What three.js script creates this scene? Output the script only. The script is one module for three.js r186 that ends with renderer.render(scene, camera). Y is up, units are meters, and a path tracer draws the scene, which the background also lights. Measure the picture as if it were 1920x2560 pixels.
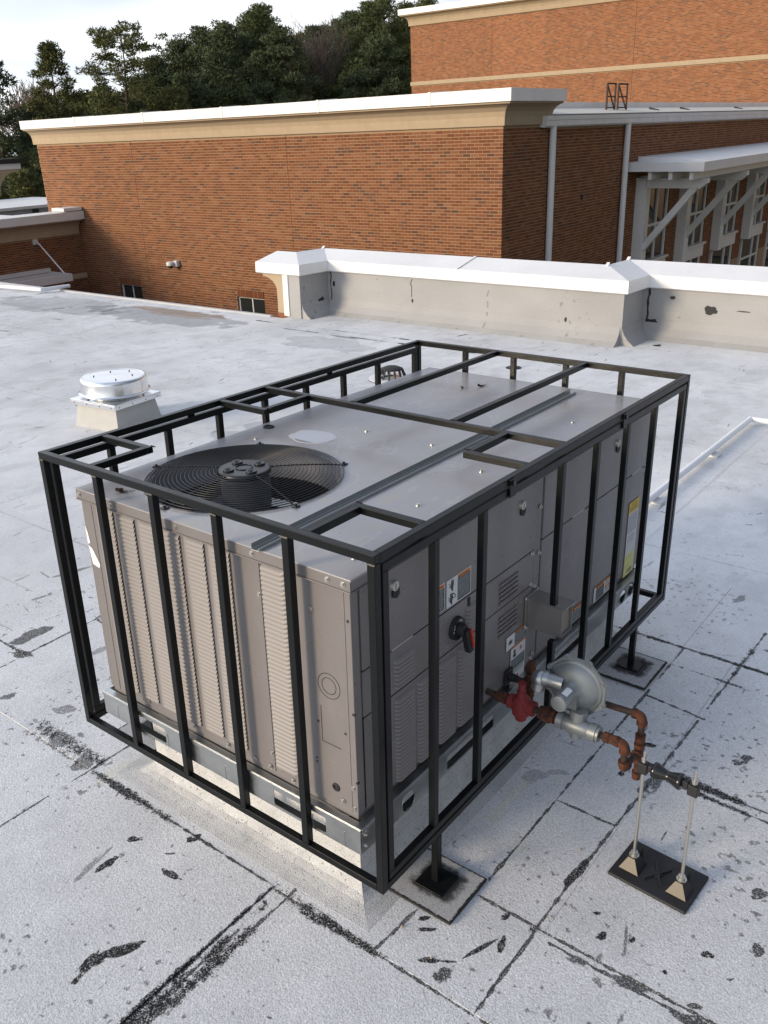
import * as THREE from 'three';
import { RoundedBoxGeometry } from 'three/addons/geometries/RoundedBoxGeometry.js';
import { mergeGeometries } from 'three/addons/utils/BufferGeometryUtils.js';

// ---------------------------------------------------------------- camera, sky, sun, exposure
const scene = new THREE.Scene();
const camera = new THREE.PerspectiveCamera(61.0743, 768 / 1024, 0.05, 1500);
camera.position.set(-1.53153, 2.25946, 1.22081);
camera.rotation.set(-0.392085, -0.911585, -0.0221637, 'YXZ');

const renderer = new THREE.WebGLRenderer();
renderer.toneMapping = THREE.LinearToneMapping;
renderer.toneMappingExposure = 1.06;
renderer.shadowMap.enabled = true;

const SUN_TO = new THREE.Vector3(1, -0.27, 0.5).normalize();       // the way the light travels
const sun = new THREE.DirectionalLight(new THREE.Color(1.0, 0.81, 0.58), 3.25);
sun.position.copy(SUN_TO).multiplyScalar(-60);
sun.castShadow = true; sun.shadow.radius = 28; sun.shadow.mapSize.set(4096, 4096);
Object.assign(sun.shadow.camera, { left: -60, right: 60, top: 60, bottom: -60, near: 1, far: 200 });
scene.add(sun, sun.target);

// ---------------------------------------------------------------- noise
const hash = (x, y) => { let h = Math.imul(x | 0, 374761393) ^ Math.imul(y | 0, 668265263); h = Math.imul(h ^ (h >>> 13), 1274126177); return ((h ^ (h >>> 16)) >>> 0) / 4294967296; };
const vn = (x, y) => { const i = Math.floor(x), j = Math.floor(y); let u = x - i, v = y - j; u = u * u * (3 - 2 * u); v = v * v * (3 - 2 * v);
  const a = hash(i, j), b = hash(i + 1, j), c = hash(i, j + 1), d = hash(i + 1, j + 1); return a + (b - a) * u + (c - a) * v + (a - b - c + d) * u * v; };
const fbm = (x, y, o = 4) => { let s = 0, a = 0.5, n = 0; for (let k = 0; k < o; k++) { s += a * vn(x, y); n += a; x = x * 2.03 + 17.3; y = y * 2.03 + 9.1; a *= 0.5; } return s / n; };
const sm = (a, b, x) => { const t = Math.min(1, Math.max(0, (x - a) / (b - a))); return t * t * (3 - 2 * t); };
let seed = 20240611; const rnd = () => { seed = (Math.imul(seed, 1664525) + 1013904223) >>> 0; return seed / 4294967296; };
const rr = (a, b) => a + (b - a) * rnd();

{ // the sky: thin bright cloud, bluer overhead, whiter low down, warmer round the veiled sun
  const W = 1024, H = 512, d = new Float32Array(W * H * 4), s = SUN_TO.clone().negate();
  for (let j = 0; j < H; j++) { const el = ((j + 0.5) / H - 0.5) * Math.PI, y = Math.sin(el), ce = Math.cos(el);
    for (let i = 0; i < W; i++) { const ph = ((i + 0.5) / W - 0.5) * 2 * Math.PI, x = ce * Math.cos(ph), z = ce * Math.sin(ph), k = 4 * (j * W + i);
      let c;
      if (y < -0.02) c = [0.2, 0.2, 0.19];
      else {
        const yy = Math.max(y, 0), h = Math.exp(-yy * 2.6);
        const px = x / (yy + 0.16), pz = z / (yy + 0.16);
        const cl = sm(0.30, 0.66, fbm(px * 1.1 + 3.1, pz * 1.1 + 7.7, 5)) * (0.2 + 0.8 * sm(-0.6, 0.25, -0.497 * x + 0.348 * y - 0.795 * z));
        const b = [0.21 + 0.60 * h, 0.29 + 0.57 * h, 0.47 + 0.46 * h];
        const w = [0.70 + 0.50 * h, 0.76 + 0.46 * h, 0.87 + 0.36 * h];
        const dt = x * s.x + y * s.y + z * s.z, da = -0.497 * x + 0.348 * y - 0.795 * z, lobe = 0.13 + 1.25 * Math.pow(0.5 + 0.5 * da, 1.35);   // added sky shaping: brighter on the sun's side, unseen far side dimmed to deepen shade
        c = [0, 1, 2].map((q) => (b[q] + (w[q] - b[q]) * cl) * lobe * 1.42);
        const g = Math.max(0, dt), gl = Math.pow(g, 8) * 0.3 + Math.pow(g, 40) * 0.8;
        c[0] += gl * 1.0; c[1] += gl * 0.82; c[2] += gl * 0.55;
      }
      d[k] = c[0]; d[k + 1] = c[1]; d[k + 2] = c[2]; d[k + 3] = 1; } }
  const t = new THREE.DataTexture(d, W, H, THREE.RGBAFormat, THREE.FloatType);
  t.mapping = THREE.EquirectangularReflectionMapping; t.magFilter = t.minFilter = THREE.LinearFilter; t.needsUpdate = true;
  scene.background = t; scene.environment = t;
}

// ---------------------------------------------------------------- building blocks
const TILT = 0.025796;                                             // the roof falls 1.48 degrees against the houses around it
const ct = Math.cos(TILT), st = Math.sin(TILT);
const taken = new Map();
const numbered = (n) => { const k = taken.get(n) || 0; taken.set(n, k + 1); return k ? n + '_' + String(k).padStart(3, '0') : n; };
const origin = new Map();
const C = (r, g, b) => new THREE.Color().setRGB(r, g, b);
function worldUV(g) {
  const p = g.attributes.position, n = g.attributes.normal, uv = new Float32Array(p.count * 2);
  for (let i = 0; i < p.count; i++) { const ax = Math.abs(n.getX(i)), ay = Math.abs(n.getY(i)), az = Math.abs(n.getZ(i)), x = p.getX(i), y = p.getY(i), z = p.getZ(i);
    if (ax >= ay && ax >= az) { uv[2 * i] = z; uv[2 * i + 1] = y; } else if (ay >= az) { uv[2 * i] = x; uv[2 * i + 1] = z; } else { uv[2 * i] = x; uv[2 * i + 1] = y; } }
  g.setAttribute('uv', new THREE.BufferAttribute(uv, 2)); return g;
}
const flat = (g) => { const o = g.index ? g.toNonIndexed() : g; for (const k of Object.keys(o.attributes)) if (!['position', 'normal', 'uv'].includes(k)) o.deleteAttribute(k); return o; };
function thing(name, label, category, base, o = {}) {              // a Group at the thing's base; o.b: it stands square with the houses, not with the roof
  const g = new THREE.Group(); g.name = numbered(name); scene.add(g);
  if (o.b) { g.position.set(base[0] * ct - base[1] * st, base[0] * st + base[1] * ct, base[2]); g.rotation.z = TILT; } else g.position.set(...base);
  g.userData = { label, category }; if (o.group) g.userData.group = o.group;
  origin.set(g, base); return g;
}
function structure(name, label) { const g = new THREE.Group(); g.name = numbered(name); g.userData = { kind: 'structure', label }; scene.add(g); origin.set(g, [0, 0, 0]); return g; }
function P(parent, name, geo, mat, o = {}) {                       // one part; geometry given in the place's own coordinates
  let g = Array.isArray(geo) ? (geo.length > 1 ? mergeGeometries(geo.map((q) => { const f = flat(q); if (!o.uv && f.attributes.uv) f.deleteAttribute('uv'); return f; })) : geo[0]) : geo;
  if (!o.uv) worldUV(g);
  const b = origin.get(parent); g.translate(-b[0], -b[1], -b[2]);
  const m = new THREE.Mesh(g, mat); m.name = name; m.castShadow = m.receiveShadow = true; parent.add(m); origin.set(m, b);
  if (o.label) m.userData.label = o.label; if (o.kind) m.userData.kind = o.kind;
  return m;
}
function PI(parent, name, geo, mat, [x, y, z], rot, scale) {       // one part that shares its geometry with its likes
  const b = origin.get(parent), m = new THREE.Mesh(geo, mat); m.name = name; m.position.set(x - b[0], y - b[1], z - b[2]);
  if (rot) m.rotation.set(...rot); if (scale) m.scale.set(...scale);
  m.castShadow = m.receiveShadow = true; parent.add(m); origin.set(m, [0, 0, 0]); return m;
}
const bx = (x0, x1, y0, y1, z0, z1) => new THREE.BoxGeometry(x1 - x0, y1 - y0, z1 - z0).translate((x0 + x1) / 2, (y0 + y1) / 2, (z0 + z1) / 2);
const rb = (x0, x1, y0, y1, z0, z1, r = 0.003, s = 2) => new RoundedBoxGeometry(x1 - x0, y1 - y0, z1 - z0, s, r).translate((x0 + x1) / 2, (y0 + y1) / 2, (z0 + z1) / 2);
const V = (x, y, z) => new THREE.Vector3(x, y, z);
function cyl(a, b, r0, r1 = r0, seg = 20, open = false) {          // a round bar from a to b
  const A = V(...a), B = V(...b), d = B.clone().sub(A), g = new THREE.CylinderGeometry(r1, r0, d.length(), seg, 1, open);
  g.applyQuaternion(new THREE.Quaternion().setFromUnitVectors(V(0, 1, 0), d.normalize())); return g.translate((A.x + B.x) / 2, (A.y + B.y) / 2, (A.z + B.z) / 2);
}
function bar(a, b, w, h) {                                         // a square bar from a to b
  const A = V(...a), B = V(...b), d = B.clone().sub(A), L = d.length(); d.normalize();
  const m = new THREE.Matrix4().lookAt(V(0, 0, 0), d, Math.abs(d.y) > 0.98 ? V(1, 0, 0) : V(0, 1, 0));
  const g = new THREE.BoxGeometry(w, h, L); g.applyMatrix4(m); return g.translate((A.x + B.x) / 2, (A.y + B.y) / 2, (A.z + B.z) / 2);
}
function prismX(pts, x0, x1) {                                     // outline in (z, y), drawn out along x
  const s = new THREE.Shape(pts.map(([z, y]) => new THREE.Vector2(-z, y)));
  return new THREE.ExtrudeGeometry(s, { depth: x1 - x0, bevelEnabled: false }).rotateY(Math.PI / 2).translate(x0, 0, 0);
}
function prismZ(pts, z0, z1) { const s = new THREE.Shape(pts.map(([x, y]) => new THREE.Vector2(x, y))); return new THREE.ExtrudeGeometry(s, { depth: z1 - z0, bevelEnabled: false }).translate(0, 0, z0); }
const lathe = (pts, seg = 40) => new THREE.LatheGeometry(pts.map(([r, y]) => new THREE.Vector2(r, y)), seg);

// ---------------------------------------------------------------- materials
function tex(n, m, fn, o = {}) {                                   // fn(i, j) -> linear r, g, b (0..1)
  const d = new Uint8Array(n * m * 4), e = o.data ? (v) => v * 255 : (v) => (v <= 0.0031308 ? 12.92 * v : 1.055 * Math.pow(v, 1 / 2.4) - 0.055) * 255;
  const out = [0, 0, 0];
  for (let j = 0; j < m; j++) for (let i = 0; i < n; i++) { fn(i, j, out); const k = 4 * (j * n + i); for (let q = 0; q < 3; q++) d[k + q] = Math.max(0, Math.min(255, e(Math.max(0, out[q])) + 0.5)); d[k + 3] = 255; }
  const t = new THREE.DataTexture(d, n, m); t.magFilter = THREE.LinearFilter; t.minFilter = THREE.LinearMipmapLinearFilter; t.generateMipmaps = true;
  if (!o.data) t.colorSpace = THREE.SRGBColorSpace; t.wrapS = t.wrapT = THREE.RepeatWrapping; t.needsUpdate = true; return t;
}
const wrapF = (f, n) => (i, j) => { const u = i / n, v = j / n; return f(u, v) * (1 - u) * (1 - v) + f(u - 1, v) * u * (1 - v) + f(u, v - 1) * (1 - u) * v + f(u - 1, v - 1) * u * v; };
const grime = (() => { const F = wrapF((u, v) => fbm(u * 6 + 40, v * 6 + 40, 5), 512), G = wrapF((u, v) => vn(u * 90 + 7, v * 90 + 3), 512); return tex(512, 512, (i, j, o) => { o[0] = o[1] = o[2] = 0.86 + 0.22 * (F(i, j) - 0.5) + 0.05 * (G(i, j) - 0.5); }); })();
const rough = (() => { const F = wrapF((u, v) => fbm(u * 9 + 140, v * 9 + 40, 5), 256); return tex(256, 256, (i, j, o) => { o[0] = o[1] = o[2] = 0.75 + 0.5 * (F(i, j) - 0.5); }, { data: true }); })();
const grainBump = tex(256, 256, (i, j, o) => { o[0] = o[1] = o[2] = 0.5 * hash(i, j) + 0.5 * hash((i >> 1) + 900, j >> 1); }, { data: true });
const rep = (t, x, y = x) => { const c = t.clone(); c.repeat.set(x, y); c.needsUpdate = true; return c; };
const std = (color, roughness, o = {}) => new THREE.MeshStandardMaterial({ color, roughness, ...o });
const waveT = (() => { const F = wrapF((u, v) => fbm(u * 3 + 60, v * 3 + 20, 2), 128); const t = tex(128, 128, (i, j, o) => { o[0] = o[1] = o[2] = F(i, j); }, { data: true }); t.repeat.set(.9, .9); return t; })();
const lidT = (() => { const F = wrapF((u, v) => fbm(u * 5 + 4, v * 9 + 40, 5), 1024), G = wrapF((u, v) => fbm(u * 30 + 7, v * 40 + 3, 3), 1024); const t = tex(1024, 1024, (i, j, o) => { const a = F(i, j), b = G(i, j); let g = .90 + .26 * (a - .5) + .10 * (b - .5); const ring = Math.abs(a - .52); g += .10 * sm(.012, .0, ring); if (hash(i >> 1, j >> 1) < .0012) g *= .45; o[0] = g * 1.0; o[1] = g; o[2] = g; const tan = sm(.60, .70, b) * sm(.5, .65, a); o[0] *= 1 + .05 * tan; o[2] *= 1 - .16 * tan; }); t.repeat.set(.45, .45); return t; })();
const grimeA = rep(grime, 1.3), grimeB = rep(grime, 0.35), roughA = rep(rough, 2.2);
const M = {
  paint: std(C(0.205, 0.189, 0.184), 0.4, { map: grimeA, roughnessMap: roughA, bumpMap: waveT, bumpScale: 0.004 }),
  lid: std(C(0.345, 0.335, 0.342), 0.28, { map: lidT, roughnessMap: roughA, bumpMap: waveT, bumpScale: 0.006 }),
  black: new THREE.MeshPhysicalMaterial({ color: C(0.006, 0.007, 0.0075), roughness: 0.42, specularIntensity: 0.42, roughnessMap: rep(rough, 5) }),
  wire: std(C(0.009, 0.0095, 0.011), 0.34),
  dark: std(C(0.016, 0.016, 0.017), 0.7), motor: std(C(0.10, 0.106, 0.118), 0.42),
  cavity: std(C(0.14, 0.135, 0.13), 0.9),
  galv: std(C(0.56, 0.58, 0.58), 0.48, { metalness: 1, map: rep(grime, 5), roughnessMap: rep(rough, 6) }),
  steel: std(C(0.40, 0.39, 0.37), 0.5, { metalness: 0.8, roughnessMap: roughA }),
  screw: std(C(0.60, 0.58, 0.54), 0.35, { metalness: 1 }),
  cast: std(C(0.34, 0.36, 0.36), 0.45, { metalness: 0.55, map: rep(grime, 4) }),
  red: std(C(0.23, 0.022, 0.022), 0.7, { map: rep(grime, 6) }),
  redGrip: std(C(0.5, 0.03, 0.02), 0.5),
  rubber: std(C(0.014, 0.014, 0.016), 0.6),
  zinc: std(C(0.55, 0.54, 0.50), 0.42, { metalness: 0.9 }),
  alu: std(C(0.82, 0.83, 0.84), 0.3, { metalness: 1, roughnessMap: roughA }),
  white: std(C(0.78, 0.78, 0.77), 0.5, { map: grimeB }),
  coping: std(C(0.86, 0.86, 0.85), 0.4, { map: grimeB }),
  cream: std(C(0.47, 0.365, 0.245), 0.85, { map: rep(grime, 0.8), bumpMap: rep(grainBump, 2), bumpScale: 0.002 }),
  mortar: new THREE.MeshPhysicalMaterial({ color: C(0.40, 0.275, 0.17), roughness: 0.95, specularIntensity: 0.25, map: rep(grime, 0.6) }),
  glass: new THREE.MeshPhysicalMaterial({ color: C(0.024, 0.028, 0.028), roughness: 0.04, metalness: 0, ior: 1.5 }),
  pvc: std(C(0.78, 0.79, 0.81), 0.4),
};
const rust = (() => { const F = wrapF((u, v) => fbm(u * 8 + 4, v * 8 + 90, 5), 256); const t = tex(256, 256, (i, j, o) => { const k = sm(0.35, 0.65, F(i, j)); o[0] = 0.028 + 0.095 * k; o[1] = 0.016 + 0.022 * k; o[2] = 0.012 + 0.004 * k; }); return t; })();
M.rust = std(C(1, 1, 1), 0.9, { map: rep(rust, 8), bumpMap: rep(grainBump, 6), bumpScale: 0.001 });
M.ironpipe = std(C(0.5, 0.8, 1.0), 0.75, { map: rep(rust, 7) });
const leafMat = (r, g, b) => new THREE.MeshPhysicalMaterial({ color: C(r, g, b), roughness: 0.95, side: THREE.DoubleSide });
// a flat print: draw(ctx, w, h) on a canvas
function print(w, h, draw) { const c = document.createElement('canvas'); c.width = w; c.height = h; draw(c.getContext('2d'), w, h); const t = new THREE.CanvasTexture(c); t.colorSpace = THREE.SRGBColorSpace; return std(C(0.85, 0.85, 0.85), 0.45, { map: t }); }
function sweep(prof, rings) {                                      // a moulding: profile (d out of the wall, y) through rings d -> [x, z]
  const n = prof.length, pos = []; const R = rings.map((f) => prof.map(([d, y]) => { const [x, z] = f(d); return [x, y, z]; }));
  const tri = (a, b, c) => pos.push(...a, ...b, ...c);
  for (let i = 0; i + 1 < R.length; i++) for (let k = 0; k < n; k++) { const a = R[i][k], b = R[i][(k + 1) % n], c = R[i + 1][(k + 1) % n], d = R[i + 1][k]; tri(a, b, c); tri(a, c, d); }
  const f = THREE.ShapeUtils.triangulateShape(prof.map(([d, y]) => new THREE.Vector2(d, y)), []); for (const [a, b, c] of f) { tri(R[0][a], R[0][c], R[0][b]); const e = R[R.length - 1]; tri(e[a], e[b], e[c]); }
  const g = new THREE.BufferGeometry(); g.setAttribute('position', new THREE.Float32BufferAttribute(pos, 3)); g.computeVertexNormals(); return g;
}
// ---------------------------------------------------------------- the flat roof
// seams of the cap sheet: [x0, z0, x1, z1, width, how much bitumen shows]
const SEAMS = [
  [0.34, 0.13, 0.34, 0.34, 0.008, 0.7], [0.9, 0.13, 0.9, 0.36, 0.006, 0.65], [1.75, 0.13, 1.72, 0.40, 0.008, 0.65], [0.55, 0.36, 0.52, 1.2, 0.006, 0.5], [-0.62, -3.1, -0.62, -1.5, 0.007, 0.6], [-1.2, -0.95, -0.04, -0.93, 0.004, 0.35], [0.45, -2.46, 0.45, -1.5, 0.008, 0.6], [1.0, -2.5, 1.02, -1.46, 0.007, 0.55],
  [-1.6, -1.46, 0.22, -1.455, 0.022, 0.9], [0.02, -3.2, 0.02, -1.46, 0.04, 0.6], [-0.035, -3.2, -0.035, -1.46, 0.012, 0.5], [-0.03, -1.44, -0.03, -0.44, 0.022, 0.85],
  [-0.035, -0.44, -0.035, 1.4, 0.032, 0.85], [-0.06, -0.30, -0.06, 1.4, 0.012, 0.5], [-1.6, -0.445, -0.03, -0.445, 0.014, 1.0], [-1.6, -0.418, -0.10, -0.413, 0.034, 0.98], [-1.2, -0.395, 0.0, -0.375, 0.022, 0.7],
  [0.335, 0.34, 0.34, 1.4, 0.028, 0.95], [0.31, 0.40, 0.31, 1.4, 0.022, 0.76], [0.32, 0.34, 2.6, 0.415, 0.016, 0.85], [0.42, 0.12, 2.24, 0.135, 0.016, 0.62], [-0.03, 0.34, 0.33, 0.345, 0.016, 0.8],
  [-0.02, -0.02, 0.2, 0.0, 0.008, 0.7], [-0.02, 0.10, 0.2, 0.13, 0.006, 0.4], [2.24, -0.2, 2.22, 1.6, 0.020, 0.9], [2.06, 0.12, 2.03, 1.6, 0.010, 0.6], [1.29, 0.46, 1.27, 1.8, 0.026, 0.9], [1.24, 0.42, 1.22, 1.8, 0.014, 0.8],
  [0.1, -2.46, 0.9, -2.49, 0.012, 0.7], [0.9, -2.49, 7.9, -2.5, 0.010, 0.4], [0.31, -3.4, 0.31, -2.45, 0.02, 0.7], [0.72, -3.4, 0.72, -1.5, 0.008, 0.45], [-1.6, -2.47, 0.1, -2.46, 0.012, 0.6],
  [7.4, -7.4, 7.46, -2.6, 0.035, 0.75], [7.66, -8.2, 7.68, -2.9, 0.03, 0.75], [7.6, -2.6, 7.5, 3, 0.03, 0.6], [1.3, -9, 1.27, -1.7, 0.02, 0.5], [3.3, -9.4, 3.3, 3, 0.02, 0.45], [5.4, -14, 5.4, 3, 0.022, 0.4], [6.6, -30, 6.6, -8.4, 0.03, 0.4],
  [2.24, -1.5, 7.4, -1.52, 0.012, 0.42], [2.4, -3.5, 7.4, -3.5, 0.012, 0.4], [-1.6, -4.5, 7.4, -4.5, 0.014, 0.4], [-1.6, -6.5, 7.6, -6.5, 0.016, 0.4], [-3, -9, 7.9, -9, 0.02, 0.4], [-3, -12, 7.9, -12, 0.03, 0.35], [2.6, -0.5, 7.4, -0.52, 0.012, 0.4], [2.24, 0.55, 7.4, 0.55, 0.012, 0.4],
  [7.95, -30, 8.0, -8.1, 0.04, 0.2],
];
// bare or tarred marks: [x, z, half length, half width, turn, density]
const MARKS = [];
const mk = (...a) => MARKS.push(a);
[[-0.30, -0.98, .05, .014, 0.1, 1], [-0.20, -0.76, .035, .012, 1.5, 1], [-0.17, -1.0, .03, .012, .9, 1], [-0.52, -0.66, .085, .024, 0.5, 1], [-0.58, -0.69, .06, .016, -.3, 1], [-0.04, -0.83, .025, .015, 0.3, 1], [-0.33, -1.02, .08, .012, -.2, .55], [-0.14, -0.84, .02, .006, 1, .9],
 [0.05, 0.15, .05, .009, 1.0, 1], [0.13, 0.07, .024, .009, .9, 1], [0.16, 0.035, .022, .008, .8, 1], [0.17, 0.24, .075, .008, .35, 1], [0.22, 0.285, .035, .010, -.3, 1], [0.02, 0.2, .03, .02, .3, .9], [0.32, 0.24, .018, .012, 0, 1], [0.62, 0.345, .085, .016, 0.05, 1], [1.2, 0.385, .10, .03, 0.1, .8],
 [0.30, 0.50, .04, .018, 1.4, .85], [0.315, 0.66, .06, .018, 1.5, .85], [0.31, 0.84, .06, .02, 1.5, .9], [0.43, 0.52, .022, .012, .4, 1], [0.50, 0.47, .012, .006, 1, 1], [0.47, 0.60, .015, .008, .2, 1], [0.42, 0.72, .016, .010, .7, 1], [0.55, 0.80, .02, .012, 1.1, 1], [0.66, 0.92, .025, .018, .2, .9], [0.88, 0.86, .03, .02, .5, .9], [0.36, 0.83, .02, .01, 1, .9],
 [0.98, -.0, .07, .035, .2, .35], [1.05, .06, .05, .02, 1.0, .35], [1.42, 0.28, .035, .016, 1.2, 1], [1.18, 0.26, .015, .01, 0, 1], [1.55, .62, .05, .02, .5, .9], [1.75, .75, .04, .02, .3, .9], [2.45, .5, .05, .015, 1.1, .8], [2.9, .2, .06, .02, .2, .6], [0.32, 0.03, .03, .02, .4, .4],
 [0.42, -2.62, .10, .05, 0.1, .85], [0.30, -2.50, .07, .03, 1.2, .9], [0.55, -2.20, .09, .02, .2, .5], [0.62, -2.0, .07, .025, 1.4, .55], [0.16, -1.9, .05, .03, .8, .6], [0.02, -1.72, .06, .05, .3, .7], [-0.02, -1.52, .05, .04, .2, .75], [0.68, -1.75, .06, .02, 1.3, .5], [0.9, -2.49, .12, .025, 0, .85], [0.06, -2.2, .04, .02, .4, .8], [1.0, -3.1, .1, .02, .3, .6], [0.7, -2.95, .05, .012, .2, .6]].forEach((a) => mk(...a));
for (let k = 0; k < 70; k++) mk(rr(-1, 3.1), rr(-3.2, 1.6), rr(.003, .014), rr(.002, .006), rr(0, 3), rr(.6, 1));
for (let k = 0; k < 520; k++) { const x = rr(0.3, 9), z = rr(-9, 2.2); mk(x, z, rr(.012, .075), rr(.002, .008), rr(-.5, .5) + (rnd() < .6 ? 0 : 1.57), rr(.4, .9)); }
for (let k = 0; k < 130; k++) mk(rr(0, 8), rr(-26, -9), rr(.05, .25), rr(.01, .03), rr(-.4, .4) + (rnd() < .5 ? 0 : 1.57), rr(.5, .8));
[[7.36, -6.3, .4, .05, 1.57, .5], [7.5, -4.4, .5, .05, 1.57, .6], [8.3, -5.0, .1, .02, .2, .8], [9.0, -2.6, .06, .05, 0, 1]].forEach((a) => mk(...a));
// damp, greyer patches [x, z, rx, rz, strength] and brown ones
const DAMP = [[3.55, -3.95, .55, .5, .26], [6.9, -6.2, .35, .7, .2], [7.2, -9.8, .5, 1.7, .34], [7.0, -12.2, .6, 1.6, .26]];
const TAN = [[7.55, -10.0, .16, 1.2, .75], [7.35, -9.6, .10, .8, .5]], YEL = [[.86, -.02, .10, .03, .10], [.70, -.02, .06, .03, .12], [1.02, .08, .05, .03, .09], [0.02, -1.36, .10, .05, .10], [.62, .12, .05, .04, .07]];
const bins = new Map(), BS = 0.5;
MARKS.forEach((m) => { const R = m[2] * 1.7 + .02; for (let i = Math.floor((m[0] - R) / BS); i <= Math.floor((m[0] + R) / BS); i++) for (let j = Math.floor((m[1] - R) / BS); j <= Math.floor((m[1] + R) / BS); j++) { const k = i * 1000 + j; if (!bins.has(k)) bins.set(k, []); bins.get(k).push(m); } });
const sbins = new Map();
SEAMS.forEach((s) => { for (let i = Math.floor((Math.min(s[0], s[2]) - .2) / BS); i <= Math.floor((Math.max(s[0], s[2]) + .2) / BS); i++) for (let j = Math.floor((Math.min(s[1], s[3]) - .2) / BS); j <= Math.floor((Math.max(s[1], s[3]) + .2) / BS); j++) { const k = i * 1000 + j; if (!sbins.has(k)) sbins.set(k, []); sbins.get(k).push(s); } });
// what lies on the roof at (x, z): granules (light), bare bitumen (dark), stains. px = size of a texel
function roofAt(x, z, px, o) {
  const fine = px < 0.004, key = Math.floor(x / BS) * 1000 + Math.floor(z / BS);
  const big = fbm(x * 1.1 + 31, z * 1.1 + 57, 4), mid = fbm(x * 7 + 3, z * 7 + 5, 3), gr = fine ? vn(x * 330, z * 330) : 0.5, gr2 = hash(Math.round(x / px) + 7000, Math.round(z / px) + 9000);
  let bit = 0;
  const near = 1 - sm(1.6, 3.6, x + Math.max(0, -1.4 - z) * 0.8);
  // granules lost in small patches, more of them on the older sheets near by
  const sp = fbm(x * 44 + 80, z * 44 + 11, 3), area = fbm(x * 2.2 + 8, z * 2.2 + 2, 3);
  bit = Math.max(bit, sm(0.80, 0.88, sp * 0.82 + area * 0.34) * (0.25 + 0.4 * near));
  for (const s of sbins.get(key) || []) {
    const dx = s[2] - s[0], dz = s[3] - s[1], L2 = dx * dx + dz * dz; let t = ((x - s[0]) * dx + (z - s[1]) * dz) / L2; t = t < 0 ? 0 : t > 1 ? 1 : t;
    const L = Math.sqrt(L2), al = t * L, ex = x - s[0] - t * dx, ez = z - s[1] - t * dz, w = s[4] * (0.10 + 1.75 * fbm(al * 3.1 + s[0] * 9, s[1] * 7, 3)), d = Math.sqrt(ex * ex + ez * ez) + (fbm(x * 34, z * 34, 2) - .5) * 0.012;
    if (d < w) { const c = fbm(al * 2.6 + s[1] * 13, s[0] * 5, 4), cov = (0.22 + .78 * sm(.47, .68, c + (s[5] - .75) * .36)) * Math.min(1, s[5] * 1.05) * (1 - .75 * Math.pow(d / w, 2)); bit = Math.max(bit, sm(-.20, .20, cov - .08 - .9 * (fine ? .55 * gr + .45 * vn(x * 75, z * 75) : .5))); }
    if (fine && d < 0.0028 + .0035 * c0(al) && s[5] > .6 && c0(al * .7 + 20) > .22) bit = Math.max(bit, 0.9);
    if (!fine && d < px * 1.1) bit = Math.max(bit, (.12 + .42 * c0(al * .5)) * s[5]);
  }
  for (const m of bins.get(key) || []) {
    const c = Math.cos(m[4]), s = Math.sin(m[4]), ux = ((x - m[0]) * c + (z - m[1]) * s) / m[2], uz = (-(x - m[0]) * s + (z - m[1]) * c) / m[3];
    const q = ux * ux + uz * uz + (fbm(ux * 1.5 + m[0] * 50, uz * .9 + m[1] * 31, 4) - .5) * 3.4; if (q < 1.15) bit = Math.max(bit, sm(1.15, .75, q) * m[5] * (fine ? sm(-.1, .4, 1.3 - gr * .42 - q * .42) : 1));
  }
  let spk = gr2 * .6 + gr * .4; if (!fine) spk = .5 + (gr2 - .5) * .5;
  if (fine && bit > .3 && spk > .72) bit *= .35;                   // loose light granules lying in the bitumen
  const a = (0.645 + 0.0 * (1 - near)) * (0.84 + 0.32 * big) * (0.92 + .16 * mid), g = a * (1 + (spk - .5) * (fine ? (0.62 * near + 0.2) : 0.28));
  const scf = 1 - .10 * sm(.50, .72, fbm(x * 2.6 + z * 1.3 + 50, z * 4.1 - x * .9 + 5, 5)) * (1 - .5 * near) - .07 * sm(.58, .74, fbm(x * 3 + z * 6 + 9, z * 7 - x * 5 + 71, 4)) * (1 - .5 * near);
  const gs = g * scf; let r = gs * 0.992, gg = gs, b = gs * 1.004;
  for (const p of DAMP) { const q = ((x - p[0]) / p[2]) ** 2 + ((z - p[1]) / p[3]) ** 2; if (q < 2.2) { const e = sm(1.05, .92, q + (fbm(x * 5, z * 5, 4) - .5) * 1.5) * p[4]; r *= 1 - e; gg *= 1 - e; b *= 1 - e * .95; } }
  for (const p of TAN) { const q = ((x - p[0]) / p[2]) ** 2 + ((z - p[1]) / p[3]) ** 2; if (q < 2.2) { const e = sm(1.05, .9, q + (fbm(x * 8, z * 4, 4) - .5) * 1.4) * p[4]; r += (.30 - r) * e; gg += (.22 - gg) * e; b += (.155 - b) * e; } }
  for (const p of YEL) { const q = ((x - p[0]) / p[2]) ** 2 + ((z - p[1]) / p[3]) ** 2; if (q < 2.5) { const e = sm(1.3, .2, q + (fbm(x * 22, z * 22, 3) - .5) * 1.6) * p[4] * .8; gg *= 1 - e * .2; b *= 1 - e * 1.2; } }
  const bc = 0.016 + 0.022 * spk * (fine ? 1 : .8); r += (bc - r) * bit; gg += (bc - gg) * bit; b += (bc * 1.02 - b) * bit;
  o[0] = r; o[1] = gg; o[2] = b; return bit;
}
const c0 = (a) => vn(a * 9, 3.3);
function roofSheet(x0, x1, z0, z1, n) {
  const px = (x1 - x0) / n, t = tex(n, n, (i, j, o) => roofAt(x0 + (i + .5) * px, z0 + (j + .5) * (z1 - z0) / n, px, o));
  t.wrapS = t.wrapT = THREE.ClampToEdgeWrapping; return t;
}
const NEAR = [-1.2, 3.0, -3.05, 1.15], MID = [-1.4, 9.8, -9.2, 2.0], FAR = [-10, 12, -34, 10];
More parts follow.
